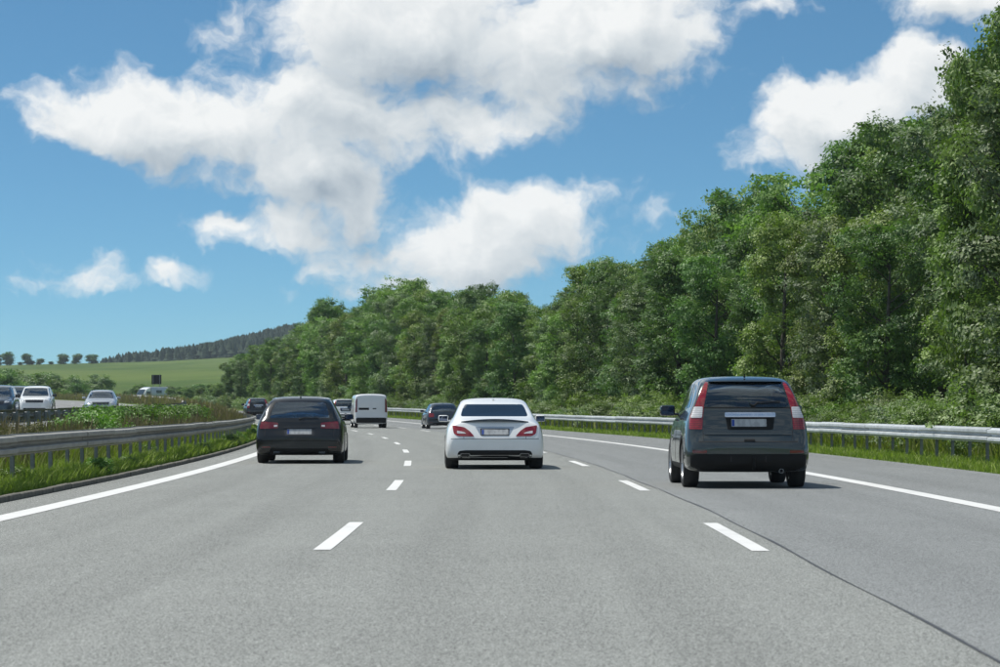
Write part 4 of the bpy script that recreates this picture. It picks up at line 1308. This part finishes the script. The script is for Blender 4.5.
def crown_leaves(lobes, n_leaves, size, up=0.45, shell=0.74):
    """lobes: (k,4) x,y,z,r. Leaves gather into twig sprays inside each lobe."""
    lobes = np.asarray(lobes)
    wgt = lobes[:, 3] ** 2; wgt = wgt / wgt.sum()
    per = 26
    ns = max(1, n_leaves // per)
    li = rng.choice(len(lobes), ns, p=wgt)
    d = rand_dirs(ns); d[:, 2] = d[:, 2] * 0.9 + 0.12
    d /= np.linalg.norm(d, axis=1, keepdims=True)
    rad = lobes[li, 3] * (shell + (1 - shell) * rng.random(ns) ** 0.6) * (0.85 + 0.35 * rng.random(ns))
    C = lobes[li, :3] + d * rad[:, None] * np.array([1, 1, 0.82])
    spr = (0.13 + 0.15 * rng.random(ns)) * (size / 0.09)
    k = np.repeat(np.arange(ns), per)
    off = rng.normal(size=(ns * per, 3)) * spr[k][:, None] * np.array([1, 1, 0.42])
    off += d[k] * (rng.random(ns * per)[:, None] * 0.3)
    P = C[k] + off
    sn = d * 0.7 + rng.normal(size=(ns, 3)) * 0.42 + np.array([0, 0, up])
    Nn = sn[k] + rng.normal(size=(ns * per, 3)) * 0.26
    lt = rng.random(len(lobes)) * 0.30; st = rng.random(ns) ** 1.3 * 0.55
    tint = np.clip(lt[li][k] + st[k] + rng.random(ns * per) * 0.30 - 0.05, 0, 1)
    sz = size * (0.65 + 0.7 * rng.random(ns * per))
    return P, Nn, sz, tint

def tree_kind(seed, H, wid, low, n_lobes, n_leaves, size, mat, taper=0.35, lean=0.0):
    """returns (trunk mesh, crown mesh) of a broadleaf tree about H tall"""
    global rng
    rng = np.random.default_rng(seed); rr = random.Random(seed)
    lobes = []
    for i in range(n_lobes):
        t = (i + rr.random()) / n_lobes
        z = low + (H - low) * (0.06 + 0.90 * t)
        prof = math.sin(math.pi * min(1, 0.16 + 0.84 * (1 - t) ** 0.8)) ** 0.6 if t > taper else 0.82 + 0.18 * t / taper
        rr_ = wid * prof * (0.35 + 0.65 * math.sqrt(rr.random()))
        a = rr.random() * 6.283
        r = (0.62 + 0.62 * rr.random()) * (wid / 3.0) * (1.0 - 0.45 * t)
        rr_ = max(0.0, rr_ - r * 0.5)
        lobes.append((rr_ * math.cos(a) + lean * t, rr_ * math.sin(a), min(z, H - r * 0.75), r))
    # top shoots make the outline ragged
    for i in range(max(4, n_lobes // 5)):
        a = rr.random() * 6.283; q = wid * 0.62 * math.sqrt(rr.random())
        lobes.append((q * math.cos(a) + lean, q * math.sin(a), H * (1.0 - 0.02 * rr.random()) - 0.25 - 1.9 * q / wid * (0.5 + rr.random()), 0.34 + 0.30 * rr.random()))
    P, Nn, sz, ti = crown_leaves(lobes, n_leaves, size)
    keep = P[:, 2] > 0.05
    crown = leaf_mesh('crown', P[keep], Nn[keep], sz[keep], ti[keep], mat)
    bm = bmesh.new()
    top = H * 0.80
    pts, rad = [], []
    for i in range(7):
        t = i / 6
        pts.append((0.25 * math.sin(2.1 * t + seed) * t + lean * t, 0.22 * math.cos(1.7 * t + seed) * t, -0.3 + (top + .3) * t))
        rad.append(0.19 * (1 - t) ** 0.7 * H / 11 + 0.03)
    add_tube(bm, pts, rad, 8)
    for lb in lobes[::2]:
        zt = max(low * 0.6, lb[2] - 0.9 - 0.35 * math.hypot(lb[0], lb[1]))
        t = min(0.98, max(0.05, (zt + .3) / (top + .3)))
        k = t * 6; i = min(5, int(k)); f = k - i
        A = Vector(pts[i]).lerp(Vector(pts[i + 1]), f)
        B = Vector(lb[:3])
        mid = A.lerp(B, 0.5) + Vector((0, 0, -0.15))
        r0 = 0.035 + 0.05 * (1 - t)
        add_tube(bm, [A, mid, B, B + Vector((rr.uniform(-.3, .3), rr.uniform(-.3, .3), lb[3] * 0.6))], [r0, r0 * 0.7, r0 * 0.42, 0.01], 5)
    bmesh.ops.recalc_face_normals(bm, faces=bm.faces)
    trunk = bpy.data.meshes.new('trunk'); bm.to_mesh(trunk); bm.free()
    trunk.materials.append(M['bark']); trunk.polygons.foreach_set('use_smooth', [True] * len(trunk.polygons))
    return trunk, crown

def place_tree(name, kind, loc, sc, rot, label, group, cat='tree', parts=('trunk', 'crown'), sz=None):
    root = empty(name, loc, rot)
    root.scale = (sc, sc, sz if sz else sc)
    for pn, me in zip(parts, kind):
        if me is not None:
            link(bpy.data.objects.new(pn, me), root)
    tag(root, label, cat, group)
    return root

SKYLINE = [(1060, 5), (1000, 22), (965, 38), (945, 70), (935, 112), (900, 118), (880, 128), (850, 138), (820, 158), (790, 160), (770, 175), (745, 185),
           (720, 195), (700, 208), (680, 232), (650, 240), (620, 255), (590, 262), (572, 262), (558, 288), (545, 300), (530, 280), (500, 274), (480, 283),
           (440, 283), (400, 278), (370, 284), (345, 300), (320, 298), (300, 306), (288, 322), (270, 338), (250, 345), (225, 352), (210, 378), (195, 392), (150, 400)]
SX = np.array([p[0] for p in SKYLINE][::-1], float); SY = np.array([p[1] for p in SKYLINE][::-1], float)

KINDS = [
    tree_kind(11, 11.0, 3.0, 0.9, 34, 34000, 0.085, M['leaf_a']),
    tree_kind(12, 11.0, 2.7, 1.2, 32, 32000, 0.080, M['leaf_b'], 0.45),
    tree_kind(13, 11.0, 3.3, 0.7, 38, 36000, 0.088, M['leaf_a'], 0.25, 0.4),
    tree_kind(14, 11.0, 2.5, 1.0, 30, 30000, 0.078, M['leaf_c'], 0.40),
    tree_kind(15, 11.0, 3.0, 0.8, 36, 34000, 0.082, M['leaf_b'], 0.30, -0.3),
    tree_kind(16, 11.0, 2.6, 0.8, 32, 32000, 0.076, M['leaf_d'], 0.35),
    tree_kind(17, 11.0, 2.2, 1.6, 30, 20000, 0.088, M['leaf_a'], 0.55),
]
def top_of(me):
    co = np.empty(len(me.vertices) * 3, np.float32); me.vertices.foreach_get('co', co)
    return float(np.percentile(co[2::3], 99.6))
KTOP = [top_of(k[1]) for k in KINDS]
KLAB = ['full mid green broadleaf tree', 'dark deep green broadleaf tree', 'broad spreading mid green tree', 'yellowish lime green tree',
        'broad dark green rounded tree', 'pale silvery green tree', 'slender open crowned green tree']
ROWLAB = ['in the front row behind the forest shrubs', 'rising behind the front row of forest trees', 'deep in the forest behind two rows of trees']
def stretch_short(y):
    return ('near the grey sport utility car' if y < 105 else 'along the middle of the bright rail' if y < 165
            else 'across from the white van' if y < 250 else 'where the rail bends away')
def stretch(y):
    return ('beside the shoulder near the grey sport utility car' if y < 105 else 'along the middle stretch of the bright guard rail' if y < 165
            else 'across the road from the white van' if y < 250 else 'where the forest edge bends away with the road' if y < 340 else 'at the far tip of the forest by the meadow')

def plant_forest():
    rr = random.Random(5)
    order = [0, 1, 2, 5, 0, 4, 3, 1, 2, 6, 0, 5, 4, 2, 1, 3]
    i = 0
    for row, (o, step, fac, y0, y1) in enumerate([(14.4, 4.9, 0.86, 58, 432), (19.0, 5.0, 0.96, 66, 425), (25.0, 7.0, 0.95, 84, 410)]):
        y = y0
        while y < y1:
            oo = o + rr.uniform(-1.1, 1.1)
            x = float(cx(y)) + oo
            px = 500 + FPX * x / y
            gz = float(ground_z(y, oo))
            hw = 1.5 * FPX / y
            ytop = max(float(np.interp(px + q * hw, SX, SY)) - abs(q) * 0.3 / y * FPX for q in (-1, -.5, 0, .5, 1))
            H = CAM_H + (HORIZON - ytop) / FPX * y - gz
            H = H * fac * rr.uniform(0.82, 1.06)
            H = max(2.6, min(H, 15.5))
            k = order[i % len(order)] if rr.random() < 0.8 else rr.randrange(7)
            s = H / KTOP[k]
            place_tree('broadleaf_tree', KINDS[k], (x, y, gz - 0.1), max(s, 0.42) * rr.uniform(0.80, 1.0), rr.random() * 6.28,
                       KLAB[k] + ' ' + (ROWLAB[row] if row else stretch(y)), KLAB[k] + 's, ' + (ROWLAB[row] if row else stretch(y)), sz=s)
            i += 1
            y += step * rr.uniform(0.75, 1.3) * (1.0 if y < 250 else 1.25)
plant_forest()
for (px, D, H, k, lab) in [(984, 80, 10.8, 6, 'slender open crowned tree overtopping the forest near the grey sport utility car'),
                           (1010, 78, 11.3, 0, 'tallest full crowned tree of the forest near the grey sport utility car')]:
    x = px_to(px, D); oo = x - float(cx(D)); gz = float(ground_z(D, oo))
    place_tree('broadleaf_tree', KINDS[k], (x, D, gz - .1), H / KTOP[k] * .60, px * .1, lab, None, sz=H / KTOP[k])

# undergrowth in front of the trees
def shrub_kind(seed, w, h, n_lobes, n_leaves, size, mat):
    global rng
    rng = np.random.default_rng(seed); rr = random.Random(seed)
    lobes = []
    for i in range(n_lobes):
        a = rr.random() * 6.283; q = w * math.sqrt(rr.random()) * 0.75
        r = (0.22 + 0.25 * rr.random()) * h
        lobes.append((q * math.cos(a), q * math.sin(a), r * 0.6 + (h - r) * rr.random() * (1 - 0.45 * q / w), r))
    P, Nn, sz, ti = crown_leaves(lobes, n_leaves, size, 0.5, 0.55)
    keep = P[:, 2] > 0.02
    fol = leaf_mesh('foliage', P[keep], Nn[keep], sz[keep], ti[keep], mat)
    bm = bmesh.new()
    for lb in lobes:
        add_tube(bm, [(lb[0] * .2, lb[1] * .2, -0.1), (lb[0] * .6, lb[1] * .6, lb[2] * .55), (lb[0], lb[1], lb[2] + lb[3] * .5)], [0.02, 0.014, 0.006], 5)
    st = bpy.data.meshes.new('stem'); bm.to_mesh(st); bm.free(); st.materials.append(M['bark'])
    return st, fol
SHRUBS = [shrub_kind(31, 1.5, 1.9, 16, 7000, 0.055, M['shrub']), shrub_kind(32, 1.2, 1.5, 13, 6000, 0.050, M['weed']),
          shrub_kind(33, 1.7, 2.4, 20, 8000, 0.060, M['leaf_c']), shrub_kind(34, 1.3, 1.7, 14, 6000, 0.055, M['leaf_d'])]
SLAB = ['pale leafy shrub at the forest foot', 'fresh green shrub at the forest foot',
        'tall olive green bush at the forest foot', 'grey green bramble bush at the forest foot']
SGRP = ['pale forest foot shrubs', 'fresh green forest foot shrubs', 'olive forest foot bushes', 'grey green forest foot brambles']
def plant_shrubs():
    rr = random.Random(9)
    y = 50
    while y < 420:
        oo = 11.9 + rr.uniform(-0.3, 1.0)
        k = rr.choice([0, 0, 1, 2, 3, 0])
        s = rr.uniform(0.45, 0.85) * (1.0 if y < 220 else 1.15)
        x = float(cx(y)) + oo
        place_tree('shrub', SHRUBS[k], (x, y, float(ground_z(y, oo)) - 0.03), s, rr.random() * 6.28, SLAB[k] + ' ' + stretch_short(y), SGRP[k] + ', ' + stretch_short(y), 'shrub', ('stem', 'foliage'))
        y += rr.uniform(1.6, 2.9) * (1.0 if y < 200 else 1.7)
plant_shrubs()

# lush weeds in the median and along its left part
def plant_median():
    rr = random.Random(21)
    WEED = [shrub_kind(41, 0.75, 1.0, 12, 5200, 0.050, M['weed']), shrub_kind(42, 0.6, 0.85, 10, 4600, 0.045, M['weed'])]
    for i in range(17):
        y = 66 + i * 3.1 + rr.uniform(-.6, .6)
        oo = rr.uniform(-9.8, -8.6)
        s = rr.uniform(0.62, 0.88)
        place_tree('weed_clump', WEED[i % 2], (float(cx(y)) + oo, y, float(ground_z(y, oo)) - .02), s, rr.random() * 6.28,
                   'lush green leafy weed clump between the two median guard rails', 'lush weed clumps in the median', 'weeds', ('stem', 'foliage'))
    BR = shrub_kind(43, 0.6, 0.75, 10, 4200, 0.036, M['brownweed'])
    for i in range(20):
        y = 42 + i * 1.9 + rr.uniform(-.6, .6)
        oo = rr.uniform(-10.2, -8.5)
        place_tree('weed_clump', BR, (float(cx(y)) + oo, y, float(ground_z(y, oo)) - .02), rr.uniform(0.5, 0.8), rr.random() * 6.28,
                   'withered brownish weed clump between the two median guard rails', 'withered weed clumps in the median', 'weeds', ('stem', 'foliage'))
    for i in range(12):
        y = 44 + i * 6.4 + rr.uniform(-1, 1)
        oo = rr.uniform(-7.05, -6.95) - (0 if i % 3 else 0.4)
        s = rr.uniform(0.2, 0.34)
        place_tree('weed_clump', WEED[(i + 1) % 2], (float(cx(y)) + oo, y, float(ground_z(y, oo)) - .02), s, rr.random() * 6.28,
                   'small green weed clump in the verge grass along the kerb', 'small weed clumps by the kerb', 'weeds', ('stem', 'foliage'))
plant_median()

def blades(name, n, ysamp, osamp, hmin, hmax, wid, mat, lean=0.35, head=False, seed=1, near_o=None):
    global rng
    rng = np.random.default_rng(seed)
    y = ysamp(n); o = osamp(n, y)
    base = np.stack([cx(y) + o, y, ground_z(y, o) - 0.02], 1)
    patch = 0.5 + 0.5 * np.sin(y * 0.9 + o * 2.3) * np.sin(y * 0.37 - o * 1.1 + seed)
    h = (hmin + (hmax - hmin) * rng.random(n) ** 1.4) * (0.65 + 0.6 * patch)
    a = rng.random(n) * 6.283
    ln = h * lean * rng.random(n) * 1.6
    dx, dy = np.cos(a) * ln, np.sin(a) * ln
    b = rng.random(n) * 3.1416
    w = wid * (0.6 + 0.8 * rng.random(n)) * np.clip(y / 55, 0.8, 3.0)
    wx, wy = np.cos(b) * w, np.sin(b) * w * 0.5
    mid = base + np.stack([dx * .35, dy * .35, h * .55], 1); tip = base + np.stack([dx, dy, h], 1)
    W = np.stack([wx, wy, np.zeros(n)], 1)
    if head:
        V = np.stack([base - W * .2, base + W * .2, mid + W * .9, tip, mid - W * .9], 1)
    else:
        V = np.stack([base - W * .5, base + W * .5, mid + W * .45, tip, mid - W * .45], 1)
    me = bpy.data.meshes.new(name)
    me.vertices.add(5 * n); me.vertices.foreach_set('co', V.reshape(-1, 3).astype(np.float32).ravel())
    k = np.arange(n) * 5
    T = np.stack([k, k + 1, k + 2, k, k + 2, k + 4, k + 4, k + 2, k + 3], 1).ravel()
    me.loops.add(9 * n); me.loops.foreach_set('vertex_index', T.astype(np.int32))
    me.polygons.add(3 * n); me.polygons.foreach_set('loop_start', (np.arange(3 * n) * 3).astype(np.int32))
    me.update(calc_edges=True)
    at = me.attributes.new('tint', 'FLOAT', 'FACE')
    t = np.clip(0.55 * rng.random(n) + 0.45 * patch * rng.random(n) + 0.12, 0, 1)
    at.data.foreach_set('value', np.repeat(t, 3).astype(np.float32))
    me.materials.append(mat)
    return link(bpy.data.objects.new(name, me))

def ylog(a, b):
    return lambda n: np.exp(rng.uniform(math.log(a), math.log(b), n))
def ou(a, b):
    return lambda n, y: rng.uniform(a, b, n)
tag(blades('verge_grass', 60000, ylog(30, 200), ou(-7.6, -6.8), 0.05, 0.27, 0.022, M['grass'], 0.6, seed=51),
    'short bright green grass between the kerb and the dull guard rail', 'grass', kind='stuff')
tag(blades('median_grass', 70000, ylog(36, 270), ou(-10.6, -7.5), 0.15, 0.55, 0.022, M['grass'], 0.5, seed=52),
    'tall green grass filling the median between two guard rails', 'grass', kind='stuff')
tag(blades('dry_grass', 32000, lambda n: rng.uniform(38, 290, n), lambda n, y: np.where(y < 100, rng.uniform(-10.4, -7.7, n), rng.uniform(-10.5, -7.5, n)),
           0.35, 0.80, 0.014, M['dry'], 0.3, True, seed=53),
    'dry straw coloured grass stalks in the median', 'grass', kind='stuff')
tag(blades('seed_stalks', 4200, lambda n: rng.choice(np.linspace(41, 120, 46), n) + rng.normal(0, 0.28, n), ou(-10.2, -8.2), 0.35, 0.85, 0.020, M['dock'], 0.12, True, seed=54),
    'brown withered seed stalks standing in the median', 'weeds', kind='stuff')
tag(blades('shoulder_grass', 80000, ylog(42, 330), ou(9.06, 11.6), 0.03, 0.19, 0.020, M['grass'], 0.6, seed=55),
    'bright green grass under the galvanised guard rail by the hard shoulder', 'grass', kind='stuff')
tag(blades('rank_grass', 40000, ylog(46, 330), ou(10.6, 13.6), 0.25, 0.7, 0.03, M['grass'], 0.5, seed=56),
    'rank tall grass at the foot of the forest', 'grass', kind='stuff')
tag(blades('field_grass', 26000, lambda n: rng.uniform(170, 420, n), ou(-10.6, 9.0) if False else (lambda n, y: np.where(y < 300, rng.uniform(-11.2, -7.6, n), rng.uniform(-11.2, -7.6, n))),
           0.5, 1.0, 0.03, M['dry'], 0.3, True, seed=57),
    'pale dry grass where the median runs out of sight', 'grass', kind='stuff')

# ---- far hillside: bushes, lone trees on the crest, conifer wood
FARB = [tree_kind(61, 4.0, 2.0, 0.1, 16, 7000, 0.11, M['leaf_b'], 0.6), tree_kind(62, 4.0, 2.4, 0.1, 18, 7600, 0.11, M['leaf_d'], 0.6), tree_kind(63, 4.0, 1.7, 0.1, 14, 6000, 0.11, M['leaf_a'], 0.5)]
def far_tree(name, kind, px, D, hpx, label, group, zoff=0.0, wscale=1.0, cat='tree'):
    x = px_to(px, D)
    h = hpx / FPX * D
    g = float(terrain(np.array(x), np.array(float(D))))
    if D < 560:
        g = float(ground_z(np.array(float(D)), np.array(x - float(cx(D)))))
    return place_tree(name, kind, (x, D, g + zoff - 0.05), h / 4.0 * wscale, random.random() * 6, label, group, cat, sz=h / 4.0)
hedge = [(30, 458, 27, 1), (44, 470, 27, 0), (66, 468, 25, 1), (16, 440, 22, 2), (76, 462, 19, 0), (-2, 455, 29, 0), (11, 462, 30, 1), (24, 470, 26, 2), (38, 465, 24, 0), (53, 462, 23, 2), (79, 480, 20, 0), (90, 478, 15, 2), (6, 430, 26, 0), (17, 450, 24, 1), (-6, 420, 24, 2), (33, 470, 21, 1), (48, 480, 25, 0), (60, 470, 20, 2), (72, 475, 22, 0), (85, 485, 18, 1), (56, 440, 17, 2), (66, 450, 14, 2), (28, 455, 15, 0), (42, 445, 14, 2)]
for (px, D, h, k) in hedge:
    far_tree('hedge_bush', FARB[k], px, D, h * 1.12, ['dark rounded bush on the slope beyond the oncoming cars', 'bluish green bush on the slope beyond the oncoming cars', 'light green bush on the slope beyond the oncoming cars'][k],
             ['dark slope bushes', 'bluish slope bushes', 'light slope bushes'][k], wscale=1.15, cat='bush')
far_tree('hedge_bush', FARB[1], 101, 470, 28, 'solitary upright dark bush standing alone on the green slope', None, wscale=0.85, cat='bush')
for (px, D, h, k) in [(126, 500, 7, 0), (134, 480, 11, 0), (140, 495, 14, 2), (170, 500, 10, 1), (180, 505, 8, 0), (190, 500, 9, 1), (118, 490, 6, 1), (112, 495, 8, 0), (200, 490, 11, 0), (95, 470, 8, 1)]:
    far_tree('low_bush', FARB[k], px, D, h, 'low dark bush along the bottom of the green slope near the parked camper', 'low bushes at the slope foot', wscale=1.3, cat='bush')
CREST = [(8, 1440, 13, 1.0), (-4, 1440, 11, 1.0), (27, 1450, 11, 1.1), (40, 1450, 6, 1.4), (51, 1450, 3, 1.9), (63, 1450, 10, 1.0), (77, 1450, 10, 1.15), (92, 1455, 9, 1.25), (20, 1450, 3, 1.8), (32, 1450, 4, 1.6)]
CRK = [tree_kind(71, 4.0, 1.7, 0.5, 22, 6000, 0.15, M['leaf_b'], 0.45), tree_kind(72, 4.0, 1.9, 0.35, 24, 6500, 0.15, M['leaf_b'], 0.45)]
for i, (px, D, h, ws) in enumerate(CREST):
    far_tree('crest_tree', CRK[i % 2], px, D, h, 'small lone tree standing on the crest of the green hill against the sky' if h > 7 else 'tiny bush on the crest of the green hill against the sky',
             'lone trees on the hill crest' if h > 7 else 'bushes on the hill crest', wscale=ws)

def conifer_wood():
    global rng
    rng = np.random.default_rng(81)
    V, F, T = [], [], []
    rr = random.Random(81)
    for i in range(2200):
        px = rr.uniform(100, 320); D = rr.uniform(1660, 2150)
        if px < 150 and D > 1900: continue
        x = px_to(px, D)
        g = float(terrain(np.array(x), np.array(D)))
        h = rr.uniform(9.5, 12) * float(np.interp(px, [100, 112, 160, 230], [0.35, 0.6, 0.85, 1.0])); w = h * rr.uniform(0.26, 0.40)
        conif = True
        tint = rr.random()
        tiers = 5
        for k in range(tiers):
            z0 = g + h * (0.08 + 0.80 * k / tiers); z1 = g + h * (0.08 + 0.80 * k / tiers + (0.34 if k < tiers - 1 else 0.18))
            if conif:
                r = w * (1 - k / tiers) ** 0.9 + 0.12
            else:
                r = w * 1.5 * math.sin(0.5 + 2.3 * k / tiers); z1 = z0 + h * 0.26
            b = len(V); sg = 7
            for q in range(sg):
                a = 6.283 * (q + 0.5 * (k % 2)) / sg; rq = r * rr.uniform(0.7, 1.25)
                V.append((x + rq * math.cos(a), D + rq * math.sin(a), z0 - rr.uniform(0, .5)))
            V.append((x + rr.uniform(-.2, .2), D, z1))
            for q in range(sg):
                F.append((b + q, b + (q + 1) % sg, b + sg)); T.append(min(1, max(0, tint * .6 + rr.random() * .4)))
    me = bpy.data.meshes.new('conifer_wood'); me.from_pydata(V, [], F)
    at = me.attributes.new('tint', 'FLOAT', 'FACE'); at.data.foreach_set('value', T)
    me.materials.append(M['needle'])
    tag(link(bpy.data.objects.new('conifer_wood', me)), 'dark conifer wood on the far ridge above the green meadow', 'wood', kind='stuff')
conifer_wood()
minor_road()

# ------------------------------------------------------------------ summer haze
def haze():
    bm = bmesh.new()
    bmesh.ops.create_cube(bm, size=1.0)
    lo, hi = Vector((-4000, -1700, -2.0)), Vector((3300, 3700, 75.0))
    for v in bm.verts:
        v.co = Vector((lo[i] if v.co[i] < 0 else hi[i] for i in range(3)))
    m = bpy.data.materials.new('haze_air'); m.use_nodes = True
    t = m.node_tree; t.nodes.clear(); N = NT(t)
    o = N.n('ShaderNodeOutputMaterial'); pv = N.n('ShaderNodeVolumePrincipled')
    pv.inputs['Color'].default_value = (0.76, 0.90, 1.0, 1); pv.inputs['Density'].default_value = 0.00009
    pv.inputs['Anisotropy'].default_value = 0.2
    N.link(pv.outputs[0], o.inputs['Volume'])
    me = bpy.data.meshes.new('haze'); bm.to_mesh(me); bm.free(); me.materials.append(m)
    tag(link(bpy.data.objects.new('haze', me)), kind='stuff')
haze()
